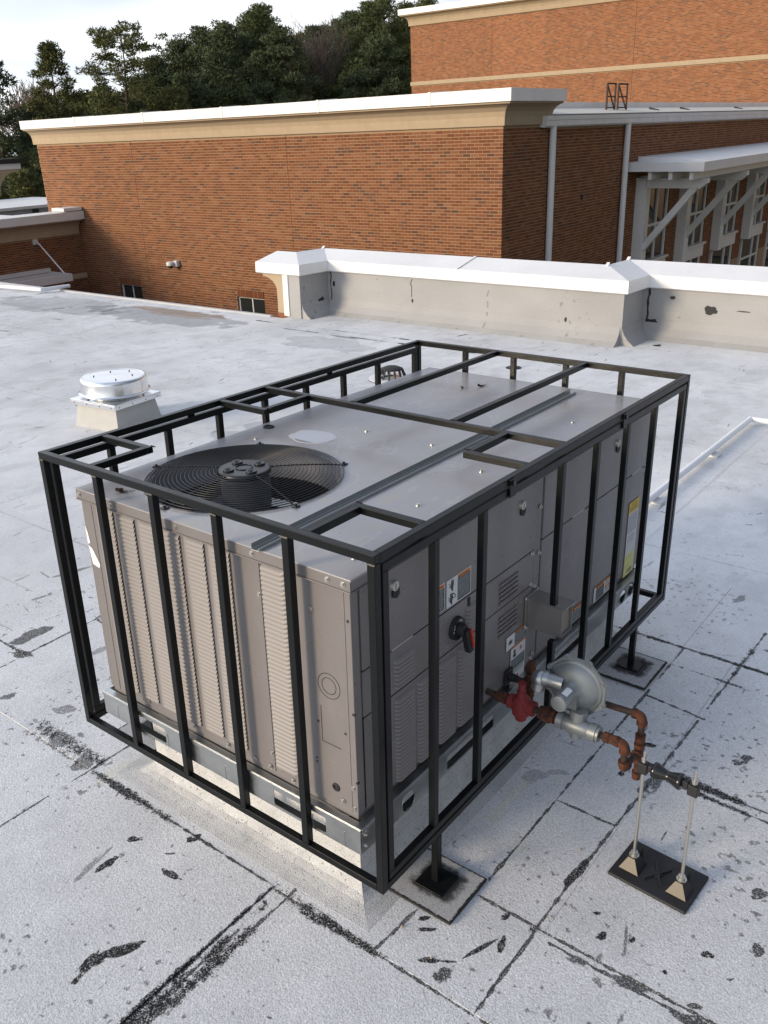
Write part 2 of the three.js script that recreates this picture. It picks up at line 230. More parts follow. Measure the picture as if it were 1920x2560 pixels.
const uvIn = (g, [x0, x1, z0, z1]) => { const p = g.attributes.position, uv = new Float32Array(p.count * 2); for (let i = 0; i < p.count; i++) { uv[2 * i] = (p.getX(i) - x0) / (x1 - x0); uv[2 * i + 1] = (p.getZ(i) - z0) / (z1 - z0); } g.setAttribute('uv', new THREE.BufferAttribute(uv, 2)); return g; };
const bumpFine = rep(grainBump, 7, 7);
const matNear = new THREE.MeshPhysicalMaterial({ color: C(1, 1, 1), roughness: 0.95, specularIntensity: 0.4, map: roofSheet(...NEAR, 2048), bumpMap: bumpFine, bumpScale: 0.0012 });
const matMid = new THREE.MeshPhysicalMaterial({ color: C(1, 1, 1), roughness: 0.95, specularIntensity: 0.4, map: roofSheet(...MID, 1600) }), matFar = new THREE.MeshPhysicalMaterial({ color: C(1, 1, 1), roughness: 0.95, specularIntensity: 0.4, map: roofSheet(...FAR, 1024) });
const outline = (pts, y0, y1) => new THREE.ExtrudeGeometry(new THREE.Shape(pts.map(([x, z]) => new THREE.Vector2(x, -z))), { depth: y1 - y0, bevelEnabled: false }).rotateX(-Math.PI / 2).translate(0, y0, 0);
const roof = structure('roof_membrane', 'flat roof of light granule cap sheets with dark bitumen seams');
P(roof, 'deck', uvIn(outline([[-10, 10], [9.9, 10], [9.9, -8.02], [8.03, -8.02], [8.03, -34], [-10, -34]], -0.35, -0.0095), FAR), matFar, { uv: true });
P(roof, 'field_sheet', uvIn(outline([[-1.4, 2.0], [9.8, 2.0], [9.8, -8.0], [8.0, -8.0], [8.0, -9.2], [-1.4, -9.2]], -0.0095, -0.0045), MID), matMid, { uv: true });
// the cap sheets one can tell apart near by, each lapped a few millimetres over its neighbour
[[-1.2, -.03, -3.05, -2.465, 2], [-1.2, -.03, -2.465, -1.46, 0], [-1.2, -.03, -1.46, -.445, 3], [-1.2, -.03, -.445, 1.15, 0], [-.03, .31, -3.05, -2.465, 1], [-.03, .72, -2.465, -1.46, 3], [.31, 1.3, -3.05, -2.465, 3], [.72, 1.3, -2.465, -1.46, 1],
 [1.3, 3.0, -3.05, -1.46, 0], [-.03, .335, -1.46, .34, 1], [-.03, .335, .34, 1.15, 2], [.335, 2.24, -1.46, .125, 0], [.335, 1.28, .125, .37, 2], [1.28, 2.24, .125, .37, 1], [.335, 1.28, .37, 1.15, 3], [1.28, 2.24, .37, 1.15, 0], [2.24, 3.0, -1.46, .125, 2], [2.24, 3.0, .125, 1.15, 1]]
  .forEach(([x0, x1, z0, z1, h]) => P(roof, 'cap_sheet', uvIn(rb(x0 + .0006, x1 - .0006, -0.0045, h * 0.0013, z0 + .0006, z1 - .0006, .001, 1), NEAR), matNear, { uv: true }));
// ---------------------------------------------------------------- rooftop unit
const L = 2.2752, W = 1.4751, t1 = 0.0254, YB = 0.21, YT = 1.33;
const UX0 = 0.056, UX1 = 2.205, UZ0 = -1.347, UZ1 = -0.13, UT = 1.207;
const curb = thing('roof_curb', 'pale granule covered roof curb under the grey rooftop unit', 'roof curb', [1.1, 0, -0.72]);
{ const gt = tex(512, 512, (i, j, o) => { const g = .52 * (.8 + .4 * fbm(i / 40, j / 40, 3)) * (.78 + .44 * hash(i, j)); o[0] = g * .99; o[1] = g; o[2] = g * 1.0; if (hash(i >> 1, (j >> 1) + 77) < .012) o[0] = o[1] = o[2] = .06; }); gt.repeat.set(1.4, 1.4); const m = std(C(1, 1, 1), 0.95, { map: gt, bumpMap: rep(grainBump, 3), bumpScale: 0.002 });
  P(curb, 'upstand', bx(.135, 2.12, .0, .282, -1.235, -.20), m);
  P(curb, 'cant_strip', sweep([[-.01, .0], [.125, .0], [.124, .0018], [.09, .0046], [.055, .0105], [.03, .021], [.012, .040], [.001, .08], [-.01, .08]], [(d) => [.135 + .3, -1.235 - d], (d) => [.135 - d, -1.235 - d], (d) => [.135 - d, -.20 + d], (d) => [2.12 + d, -.20 + d]]), m); }

const unit = thing('rooftop_air_conditioner', 'large taupe grey packaged rooftop air conditioner inside the black bar cage', 'air conditioner', [1.13, 0.28, -0.74]);
// lid with the fan opening
const FX = 0.462, FZ = -0.945, FR = 0.347;
{ const s = new THREE.Shape(); const x0 = .049, x1 = 2.212, z0 = -1.354, z1 = -.123; s.moveTo(x0, -z0); s.lineTo(x1, -z0); s.lineTo(x1, -z1); s.lineTo(x0, -z1); s.closePath();
  const h = new THREE.Path(); h.absarc(FX, -FZ, FR, 0, Math.PI * 2, true); s.holes.push(h);
  const g = new THREE.ExtrudeGeometry(s, { depth: .004, bevelEnabled: true, bevelThickness: .002, bevelSize: .002, bevelSegments: 2, curveSegments: 72 }).rotateX(-Math.PI / 2).translate(0, UT - .006, 0);
  const lid = P(unit, 'lid', g, M.lid);
  P(lid, 'lip', [rb(.046, .050, UT - .036, UT - .003, -1.355, -.122, .0015), rb(2.211, 2.215, UT - .036, UT - .003, -1.355, -.122, .0015), rb(.0505, 2.2105, UT - .036, UT - .003, -.1255, -.1215, .0015), rb(.0505, 2.2105, UT - .036, UT - .003, -1.3555, -1.3515, .0015),
    rb(.042, .052, UT - .040, UT - .0355, -1.356, -.119, .002), rb(.0525, 2.21, UT - .040, UT - .0355, -.128, -.117, .002)], M.paint);
  P(lid, 'fan_orifice', lathe([[FR + .010, .003], [FR + .004, .006], [FR - .004, .002], [FR - .008, -.02], [FR - .008, -.12], [FR - .012, -.12], [FR - .012, -.005], [FR - .002, .000]], 72).translate(FX, UT - .003, FZ), M.lid); }
// cabinet shell
const shell = P(unit, 'cabinet', [bx(.062, 2.198, .379, .40, -1.338, -.139), bx(1.0, 1.02, .41, 1.195, -1.335, -.142), bx(2.185, 2.199, .401, 1.195, -1.340, -.137), bx(.075, 2.18, .401, 1.195, -1.344, -1.334), bx(1.03, 2.18, 1.16, 1.185, -1.33, -.15)], M.paint);
P(unit, 'condenser_coil', [bx(.10, .13, .41, 1.12, -1.32, -.20), bx(.15, .98, .41, 1.12, -1.325, -1.30), bx(.15, .98, .41, .43, -1.29, -.16), bx(.15, .99, .43, 1.14, -.20, -.185)], M.cavity);
// motor, blades, grille
P(unit, 'fan_motor', [lathe([[0, -.20], [.084, -.20], [.088, -.19], [.088, -.01], [.084, 0], [0, 0]], 40).translate(FX, UT + .012, FZ)], M.motor);
for (let k = 0; k < 3; k++) { const g = new THREE.BufferGeometry(), p = [], idx = [], n = 8, m = 6; for (let i = 0; i <= n; i++) for (let j = 0; j <= m; j++) { const r = .05 + (.315 - .05) * i / n, a = (j / m - .5) * 1.25 + k * 2.0944 + .5; p.push(FX + r * Math.cos(a), UT - .215 + (j / m - .5) * .11 * (.6 + .4 * i / n), FZ + r * Math.sin(a)); }
  for (let i = 0; i < n; i++) for (let j = 0; j < m; j++) { const a = i * (m + 1) + j; idx.push(a, a + 1, a + m + 1, a + 1, a + m + 2, a + m + 1); } g.setAttribute('position', new THREE.Float32BufferAttribute(p, 3)); g.setIndex(idx); g.computeVertexNormals();
  P(unit, 'fan_blade', g, std(C(.16, .16, .165), .45, { side: THREE.DoubleSide })); }
P(unit, 'motor_bracket', [bar([FX + .05, UT - .10, FZ + .05], [FX + .22, UT - .16, FZ + .26], .07, .004), bar([FX - .05, UT - .15, FZ - .02], [FX - .3, UT - .15, FZ - .16], .03, .004)], M.galv);
const dome = (r) => .006 + .026 * (1 - (r / FR) ** 2);
{ const gr = P(unit, 'fan_grille', [lathe([[0, .004], [.086, .004], [.092, .000], [.096, -.012], [.092, -.012], [0, -.004]], 40).translate(FX, UT + dome(.08), FZ)], M.wire);
  for (let k = 0; k < 18; k++) { const r = .108 + (FR + .004 - .108) * k / 17; P(gr, 'ring', new THREE.TorusGeometry(r, .0016, 6, 96).rotateX(Math.PI / 2).translate(FX, UT + dome(r), FZ), M.wire); }
  for (let k = 0; k < 5; k++) { const a = 0.62 + k * 1.2566, pts = []; for (let q = 0; q <= 8; q++) { const r = .08 + (FR + .016 - .08) * q / 8; pts.push(V(FX + r * Math.cos(a), UT + dome(r) - .003 - (q === 8 ? .004 : 0), FZ + r * Math.sin(a))); }
    P(gr, 'spoke', new THREE.TubeGeometry(new THREE.CatmullRomCurve3(pts), 16, .003, 6), M.wire);
    const e = pts[8]; P(gr, 'clip', [rb(e.x - .011, e.x + .011, UT, UT + .006, e.z - .011, e.z + .011, .002), cyl([e.x, UT + .006, e.z], [e.x, UT + .012, e.z], .005, .005, 6)], M.wire); }
  for (let k = 0; k < 4; k++) { const a = .35 + k * 1.5708; P(gr, 'mount_cup', lathe([[.005, .002], [.012, .006], [.019, .007], [.02, .004], [.02, -.001]], 20).translate(FX + .060 * Math.cos(a), UT + dome(.06) + .003, FZ + .060 * Math.sin(a)), M.wire); }
  P(gr, 'hub_ring', new THREE.TorusGeometry(.03, .0022, 6, 40).rotateX(Math.PI / 2).translate(FX, UT + dome(0) + .004, FZ), M.wire); }

P(unit, 'lid_grommet', new THREE.TorusGeometry(.02, .004, 8, 28).rotateX(Math.PI / 2).translate(.946, UT + .002, -1.300), M.rubber); P(unit, 'lid_plug', cyl([.946, UT - .001, -1.300], [.946, UT + .0016, -1.300], .018, .018, 24), M.dark);
// fixings
const hexHead = mergeGeometries([new THREE.CylinderGeometry(.0058, .0058, .006, 6).translate(0, .004, 0), new THREE.CylinderGeometry(.009, .0095, .002, 16).translate(0, .001, 0)]);
const onFront = [0, 0, Math.PI / 2], onSide = [Math.PI / 2, 0, 0];
for (const [y, z] of [[1.188, -1.335], [1.188, -1.156], [1.189, -.83], [1.189, -.492], [1.189, -.202], [1.19, -.146]]) PI(unit, 'screw', hexHead, M.screw, [.046, y, z], onFront);
for (const [y, z] of [[1.054, -.483], [1.068, -.28], [.475, -.485], [.415, -1.12], [.415, -.87], [.41, -.70], [.41, -.57], [.415, -.50], [.43, -.19], [.425, -.143], [.50, -.145], [.405, -.40]]) PI(unit, 'screw', hexHead, M.screw, [UX0 - .001, y, z], onFront);
for (const [x, z] of [[.974, -.28], [.586, -.281], [1.126, -.596], [1.126, -.92], [.80, -1.23], [.2, -1.28], [1.7, -.28], [.16, -.2]]) PI(unit, 'screw', hexHead, M.screw, [x, UT, z]);

// the louvre panels of the coil end
const post = (...a) => rb(...a, .0025);
P(unit, 'corner_post', [post(UX0, .075, .40, 1.172, -1.347, -1.292)], M.paint);
P(unit, 'corner_post', [post(UX0 - .003, .085, .40, 1.172, -.1525, -.13)], M.paint);
// a louvre scoop: flush along the top, standing out along the bottom, its ends rounded off or open
function scoop(wd, ht, out, openEnd) {
  const n = 10, m = 4, p = [], idx = [];
  for (let i = 0; i <= n; i++) { const u = i / n, e = openEnd > 0 ? 1 - u : u, f = Math.sin(Math.min(1, (openEnd ? e : Math.min(u, 1 - u)) / .16 + .0) * Math.PI / 2), drop = openEnd ? Math.max(0, (1 - e) - .82) / .18 : 0;
    for (let j = 0; j <= m; j++) { const v = j / m; p.push(-out * f * Math.sin(v * Math.PI / 2) - .0004, ht * (1 - v) - ht * .12 * f * v + drop * drop * .004, (u - .5) * wd); } }
  for (let i = 0; i < n; i++) for (let j = 0; j < m; j++) { const a = i * (m + 1) + j; idx.push(a, a + m + 1, a + 1, a + 1, a + m + 1, a + m + 2); }
  const g = new THREE.BufferGeometry(); g.setAttribute('position', new THREE.Float32BufferAttribute(p, 3)); g.setIndex(idx); g.computeVertexNormals(); worldUV(g); return g;
}
M.louver = std(C(0.205, 0.189, 0.184), 0.46, { side: THREE.DoubleSide });
function slotted(z0, z1, y0, y1, x0, x1, slots) {                   // a sheet with a slot behind every louvre
  const s = new THREE.Shape(); s.moveTo(-z1, y0); s.lineTo(-z0, y0); s.lineTo(-z0, y1); s.lineTo(-z1, y1); s.closePath();
  for (const [a, b, c, d] of slots) { const h = new THREE.Path(); h.moveTo(-b, c); h.lineTo(-b, d); h.lineTo(-a, d); h.lineTo(-a, c); h.closePath(); s.holes.push(h); }
  return new THREE.ExtrudeGeometry(s, { depth: x1 - x0, bevelEnabled: false }).rotateY(Math.PI / 2).translate(x0, 0, 0);
}
const scoopF = scoop(.098, .0145, .0085, -1), scoopS = scoop(.098, .0145, .0085, 1);
{ const ends = [-.602, -.7155, -.829, -.9425, -1.056, -1.1695], slots = [], spots = [];
  for (const e of ends) for (let k = 0; k < 46; k++) { const y = .435 + k * .01575; spots.push([y, e - .049]); slots.push([e - .092, e - .001, y + .0005, y + .0085]); }
  const pan = P(unit, 'louver_panel', slotted(-1.290, -.479, .402, 1.172, UX0 + .001, UX0 + .003, slots), M.paint);
  P(pan, 'edge', [rb(UX0 - .0012, UX0 + .0009, .402, 1.17, -.484, -.478, .0006, 1)], M.paint);
  for (const [y, z] of spots) PI(pan, 'louver', scoopF, M.louver, [UX0 + .001, y, z]);
  const s2 = []; for (let k = 0; k < 46; k++) s2.push([-.4735, -.372, .4365 + k * .01575, .4475 + k * .01575]);
  const pan2 = P(unit, 'access_panel', slotted(-.4755, -.1555, .402, 1.172, UX0, UX0 + .002, s2), M.paint);
  const all = []; for (let k = 0; k < 46; k++) all.push(scoopS.clone().translate(UX0, .435 + k * .01575, -.418));
  P(pan2, 'louver', all, M.louver, { kind: 'stuff' });
  for (const r of [.042, .027]) P(pan2, 'knockout', new THREE.TorusGeometry(r, .0011, 4, 40).rotateY(Math.PI / 2).translate(UX0 - .0003, .83, -.226), M.dark);
  P(pan2, 'knockout_seam', [bx(UX0 - .0008, UX0 + .001, .622, .75, -.2635, -.2615), bx(UX0 - .0008, UX0 + .001, .6215, .6235, -.261, -.19)], M.dark);
  P(pan2, 'grommet', new THREE.TorusGeometry(.0115, .0035, 8, 24).rotateY(Math.PI / 2).translate(UX0 - .001, .469, -.217), M.rubber);
  for (const [y, z, r] of [[.469, -.217, .010], [.688, -.276, .0045], [.686, -.17, .0045], [.546, -.291, .004], [.532, -.291, .004], [1.074, -.141, .005], [.769, -.134, .005], [.525, -.131, .005]]) P(pan2, 'hole', cyl([UX0 - (z > -.15 ? .0036 : .0006), y, z], [UX0 + .004, y, z], r, r, 14), M.dark); }
P(unit, 'torn_tag', [prismX([[-1.345, .99], [-1.325, .98], [-1.292, .925], [-1.30, .91], [-1.335, .918]].reverse(), UX0 - .0012, UX0 - .0004), prismX([[-1.346, 1.07], [-1.338, 1.04], [-1.332, 1.0], [-1.346, .995]].reverse(), UX0 - .0012, UX0 - .0004)], std(C(.8, .79, .76), .7), { label: 'torn scrap of white sticker' });

// the service side
const SZ = UZ1;
const pv = (x0, x1, y0, y1, d = 0) => rb(x0, x1, y0, y1, SZ - .02, SZ + d, .0025);
P(unit, 'corner_post', [rb(.086, .092, .40, 1.172, SZ - .012, SZ - .004, .001, 1)], M.paint);
const doors = [[.094, .735, .897, 1.168], [.739, 1.118, .890, 1.168], [1.176, 2.195, .909, 1.168]].map(([a, b, c, d]) => P(unit, 'upper_door', pv(a, b, c, d, .002), M.paint));
const lows = [[.094, .735, .737, .891], [.739, 1.118, .745, .884], [.739, 1.118, .402, .741], [1.176, 2.195, .402, .903]].map(([a, b, c, d]) => P(unit, 'lower_panel', pv(a, b, c, d), M.paint));
P(unit, 'centre_post', pv(1.122, 1.172, .402, 1.170, -.003), M.paint);
const sideSlots = [];
const scoopZ = scoop(.098, .0140, .0105, -1).rotateY(Math.PI / 2);  // faces +z
const cols = [[.290, .3915, 21], [.408, .3915, 21], [.527, .3915, 21], [.646, .3915, 21]];
const slottedZ = (x0, x1, y0, y1, holes) => { const sh = new THREE.Shape(); sh.moveTo(x0, y0); sh.lineTo(x1, y0); sh.lineTo(x1, y1); sh.lineTo(x0, y1); sh.closePath(); for (const [p, q, c, d] of holes) { const h = new THREE.Path(); h.moveTo(p, c); h.lineTo(p, d); h.lineTo(q, d); h.lineTo(q, c); h.closePath(); sh.holes.push(h); } return new THREE.ExtrudeGeometry(sh, { depth: .002, bevelEnabled: false }).translate(0, 0, SZ - .002); };
const low = P(unit, 'lower_panel', slottedZ(.094, .735, .402, .733, cols.flatMap(([x, y, n]) => Array.from({ length: n }, (_, k) => [x - .046, x + .0495, y + .0125 + k * .0148, y + .0195 + k * .0148]))), M.paint);
P(low, 'liner', bx(.094, .735, .402, .733, SZ - .05, SZ - .045), M.cavity);
{ const A = []; for (const [x, y, n] of cols) for (let k = 0; k < n; k++) A.push(scoopZ.clone().translate(x, y + .012 + k * .0148, SZ + .0005));
  P(low, 'louver', A, M.louver, { kind: 'stuff' });
  const B = []; for (let k = 0; k < 7; k++) B.push(scoopZ.clone().translate(.288, .753 + k * .0148, SZ + .0005)); P(lows[0], 'louver', B, M.louver, { kind: 'stuff' });
  const D = []; for (let k = 0; k < 7; k++) D.push(scoopZ.clone().translate(.690, .753 + k * .0148, SZ + .0005)); P(lows[0], 'louver', D, M.louver, { kind: 'stuff' });
  const vent = new RoundedBoxGeometry(.135, .011, .008, 2, .004);
  for (let k = 0; k < 5; k++) { PI(lows[1], 'vent_slat', vent, M.paint, [.932, .768 + k * .0185, SZ + .003]); PI(lows[2], 'vent_slat', vent, M.paint, [.935, .630 + k * .0185, SZ + .003]); } }
for (const [x, y] of [[1.148, 1.05], [1.10, .878], [1.155, .86], [1.10, .75], [1.13, .73], [1.15, .60], [1.10, .62], [1.14, .43], [1.125, .415], [2.19, .86], [2.195, .66], [.72, .842], [.46, .842], [.62, .408], [1.3, .41], [2.1, .405], [.70, .435]]) PI(unit, 'screw', hexHead, M.screw, [x, y, SZ + .001], onSide);
for (const [x, y] of [[.245, 1.108], [1.0, 1.105], [1.82, 1.112]]) { const k = P(unit, 'door_latch', [cyl([x, y, SZ], [x, y, SZ + .012], .017, .015, 28)], M.zinc); P(k, 'slot', bx(x - .0012, x + .0012, y - .011, y + .011, SZ + .0118, SZ + .0126), M.dark); P(k, 'tag', prismZ([[x + .002, y - .008], [x + .022, y - .014], [x + .024, y - .034], [x + .010, y - .044], [x - .008, y - .036], [x - .010, y - .018]], SZ + .003, SZ + .008), M.rubber); }
// disconnect switch
{ const m = print(256, 256, (c, w) => { c.fillStyle = '#0b0c0e'; c.fillRect(0, 0, w, w); c.fillStyle = '#d9dadb'; c.font = 'bold 34px sans-serif'; c.textAlign = 'center'; c.translate(128, 128); c.save(); c.rotate(.35); c.fillText('I ON', 0, -84); c.restore(); c.save(); c.rotate(-1.25); c.fillText('O OFF', 0, -84); c.restore(); });
  const sw = P(unit, 'disconnect_switch', [cyl([.583, .808, SZ], [.583, .808, SZ + .014], .042, .040, 40)], M.rubber);
  P(sw, 'dial_print', new THREE.CircleGeometry(.0385, 40).translate(.583, .808, SZ + .0146), m, { uv: true });
  P(sw, 'handle', [cyl([.588, .806, SZ + .015], [.588, .806, SZ + .034], .023, .020, 28), bar([.593, .806, SZ + .032], [.618, .715, SZ + .034], .022, .022)], M.rubber);
  P(sw, 'grip', [bar([.606, .806, SZ + .0445], [.622, .734, SZ + .0455], .011, .008)], M.redGrip); }
P(unit, 'lock_plate', [prismZ([[.655, .885], [.668, .886], [.67, .85], [.663, .845], [.656, .855]], SZ, SZ + .003)], M.dark);
// printed labels
const lines = (c, x, y, w, h, n, col, sd) => { c.fillStyle = col; for (let k = 0; k < n; k++) { let p = x; const yy = y + k * h / n; while (p < x + w - 6) { const q = 4 + 14 * hash(sd + k, p | 0); c.fillRect(p, yy, Math.min(q, x + w - p), h / n * .5); p += q + 3; } } };
const warnHead = (c, x, y, w, h) => { c.fillStyle = '#d9822b'; c.fillRect(x, y, w, h); c.fillStyle = '#20130a'; c.font = `bold ${h * .72}px sans-serif`; c.textAlign = 'center'; c.textBaseline = 'middle'; c.fillText('WARNING', x + w * .56, y + h * .54); c.beginPath(); c.moveTo(x + w * .13, y + h * .15); c.lineTo(x + w * .21, y + h * .85); c.lineTo(x + w * .05, y + h * .85); c.fill(); };
const hand = (c, x, y, s) => { c.fillStyle = '#17181a'; c.beginPath(); c.ellipse(x, y, s * .24, s * .42, .25, 0, 7); c.fill(); for (let k = 0; k < 4; k++) c.fillRect(x - s * .22 + k * s * .13, y - s * .62 + (k % 2) * s * .06, s * .09, s * .4); c.fillRect(x - s * .1, y + s * .3, s * .26, s * .3); c.strokeStyle = '#17181a'; c.lineWidth = s * .07; c.beginPath(); c.moveTo(x - s * .5, y - s * .35); c.lineTo(x - s * .28, y - s * .1); c.lineTo(x - s * .45, y); c.lineTo(x - s * .2, y + s * .2); c.stroke(); };
const labelA = print(256, 180, (c, w, h) => { c.fillStyle = '#dfe0e2'; c.fillRect(0, 0, w, h); c.fillStyle = '#1b2026'; c.fillRect(114, 30, w - 120, h - 36); warnHead(c, 114, 5, w - 120, 25); lines(c, 120, 36, 124, 132, 15, '#aeb4ba', 3); hand(c, 58, 48, 62); hand(c, 50, 134, 62); c.strokeStyle = '#17181a'; c.lineWidth = 6; c.beginPath(); c.ellipse(66, 118, 30, 12, .5, 0, 7); c.stroke(); });
const labelB = print(256, 110, (c, w, h) => { c.fillStyle = '#dfe0e2'; c.fillRect(0, 0, w, h); warnHead(c, 70, 0, 186, 22); c.fillStyle = '#1b2026'; c.fillRect(70, 24, 182, h - 28); lines(c, 76, 30, 170, 74, 7, '#b6bbc0', 9); c.fillStyle = '#17181a'; c.beginPath(); c.arc(34, 32, 14, 0, 7); c.fill(); c.lineWidth = 10; c.strokeStyle = '#17181a'; c.beginPath(); c.arc(34, 78, 20, .4, 5.4); c.stroke(); });
const labelC = print(200, 120, (c, w, h) => { c.fillStyle = '#e4e4e4'; c.fillRect(0, 0, w, h); warnHead(c, 84, 0, 116, 20); c.fillStyle = '#1b2026'; c.fillRect(84, 20, 116, h - 24); lines(c, 88, 26, 108, 84, 9, '#b6bbc0', 29); c.strokeStyle = '#17181a'; c.fillStyle = '#17181a'; c.beginPath(); for (let k = 0; k < 18; k++) { const a = k / 18 * 6.283, r = k % 2 ? 12 : 34; c.lineTo(42 + r * Math.cos(a), 62 + r * Math.sin(a)); } c.fill(); });
const labelD = print(160, 240, (c, w, h) => { c.fillStyle = '#dddddd'; c.fillRect(0, 0, w, h); c.fillStyle = '#c8742a'; c.fillRect(0, 0, w, 12); c.fillStyle = '#17181a'; c.beginPath(); c.arc(42, 38, 12, 0, 7); c.fill(); c.fillRect(28, 52, 30, 22); c.fillStyle = '#b4402c'; c.beginPath(); for (let k = 0; k < 14; k++) { const a = k / 14 * 6.283, r = k % 2 ? 8 : 20; c.lineTo(110 + r * Math.cos(a), 44 + r * Math.sin(a)); } c.fill(); c.fillStyle = '#3a4046'; c.fillRect(6, 84, w - 12, 66); lines(c, 10, 90, w - 24, 54, 6, '#aab0b4', 5); c.fillStyle = '#2c6a50'; c.fillRect(6, 154, w - 12, 6); lines(c, 8, 166, w - 20, 22, 3, '#5a6064', 15); c.fillStyle = '#b4402c'; c.beginPath(); c.arc(30, 214, 13, 0, 7); c.fill(); c.beginPath(); c.arc(80, 214, 13, 0, 7); c.fill(); });
const labelE = print(256, 84, (c, w, h) => { c.fillStyle = '#d6d6d6'; c.fillRect(0, 0, w, h); c.fillStyle = '#1b2026'; c.fillRect(26, 18, 100, 62); warnHead(c, 26, 0, 100, 17); lines(c, 32, 24, 88, 52, 6, '#9aa0a4', 51); warnHead(c, 134, 0, 120, 15); lines(c, 138, 18, 110, 22, 3, '#3a3f44', 7); warnHead(c, 134, 40, 120, 13); lines(c, 138, 56, 110, 24, 3, '#3a3f44', 17); });
const labelG = print(120, 160, (c, w, h) => { c.fillStyle = '#dfe0e2'; c.fillRect(0, 0, w, h); c.fillStyle = '#1b2026'; c.fillRect(4, 28, w - 8, h - 32); warnHead(c, 4, 4, w - 8, 22); lines(c, 10, 34, w - 20, 118, 14, '#aeb4ba', 83); });
const labelF = print(160, 512, (c, w, h) => { c.fillStyle = '#d4d6d8'; c.fillRect(0, 0, w, h); c.fillStyle = '#e0be2e'; c.fillRect(0, 0, w, 74); c.fillStyle = '#3d3210'; c.font = 'bold 20px sans-serif'; c.textAlign = 'center'; c.fillText('CAUTION', w / 2, 26); lines(c, 14, 36, w - 30, 32, 3, '#5a4a12', 77); lines(c, 8, 84, w - 18, 130, 17, '#6d7276', 31); lines(c, 20, 226, w - 50, 60, 7, '#8b9094', 37); c.strokeStyle = '#9ba0a4'; for (let k = 0; k < 6; k++) c.strokeRect(8 + k * 24, 296, 24, 60); c.fillStyle = '#d9d68c'; c.fillRect(0, 362, w, h - 362); c.strokeStyle = '#8c8a4c'; c.lineWidth = 3; c.strokeRect(16, 380, 90, 66); c.beginPath(); c.moveTo(60, 372); c.lineTo(60, 440); c.stroke(); c.fillStyle = '#2a2a22'; c.font = 'bold 34px sans-serif'; c.fillText('CURB', w * .55, 492); });
const stick = (mat, x0, x1, y0, y1, d = .0006) => { const g = new THREE.PlaneGeometry(x1 - x0, y1 - y0).translate((x0 + x1) / 2, (y0 + y1) / 2, SZ + d + .0025); const s = P(unit, 'label', g, mat, { uv: true }); return s; };
stick(labelG, .440, .512, .908, 1.006); stick(labelA, .523, .669, .904, 1.003); stick(labelC, .927, 1.075, .541, .598); stick(labelD, .964, 1.076, .375, .538, .0004); stick(labelB, 1.42, 1.64, .398, .466); stick(labelE, 1.70, 1.92, .402, .474); stick(labelF, 2.026, 2.142, .391, .768);
const edgePrint = print(256, 16, (c, w, h) => { c.fillStyle = '#8b8782'; c.fillRect(0, 0, w, h); lines(c, 2, 3, w - 4, 12, 1, '#eeeeee', 61); });
for (const x of [.232, .86, 1.43, 2.03]) P(unit, 'edge_print', new THREE.PlaneGeometry(.112, .006).translate(x + .056, x < 1.1 ? .8935 : .906, SZ + .0006), edgePrint, { uv: true });
// flue hood
{ const x0 = 1.078, x1 = 1.165, y0 = .578, y1 = .70, z1 = .018;
  const hd = P(unit, 'flue_hood', [bx(x0, x0 + .002, y0, y1 - .004, SZ + .002, z1), bx(x0, x1, y1 - .003, y1, SZ + .002, z1 + .012), bx(x1 - .002, x1, y0, y1 - .004, SZ + .002, z1), bx(x0 + .003, x1 - .003, y0, y0 + .002, SZ + .002, z1), bx(x0 - .02, x0 - .001, y0 - .006, y1 + .014, SZ + .0025, SZ + .005), bx(x0 - .001, x1, y1 + .001, y1 + .014, SZ + .0025, SZ + .0045)], M.steel);
  const holes = tex(64, 64, (i, j, o) => { const u = (i + (Math.floor(j / 8) % 2) * 4) % 8 - 3.5, v = j % 8 - 3.5, d = u * u + v * v < 7; o[0] = o[1] = o[2] = d ? .01 : .34; });
  holes.repeat.set(14, 14); P(hd, 'screen', bx(x0 + .003, x1 - .003, y0 + .003, y1 - .005, z1 - .012, z1 - .010), std(C(1, .9, .75), .5, { map: holes, metalness: .3 })); PI(hd, 'screw', hexHead, M.screw, [x0 - .011, y1 + .002, SZ + .005], onSide); PI(hd, 'screw', hexHead, M.screw, [x0 - .011, y0 + .004, SZ + .005], onSide); }
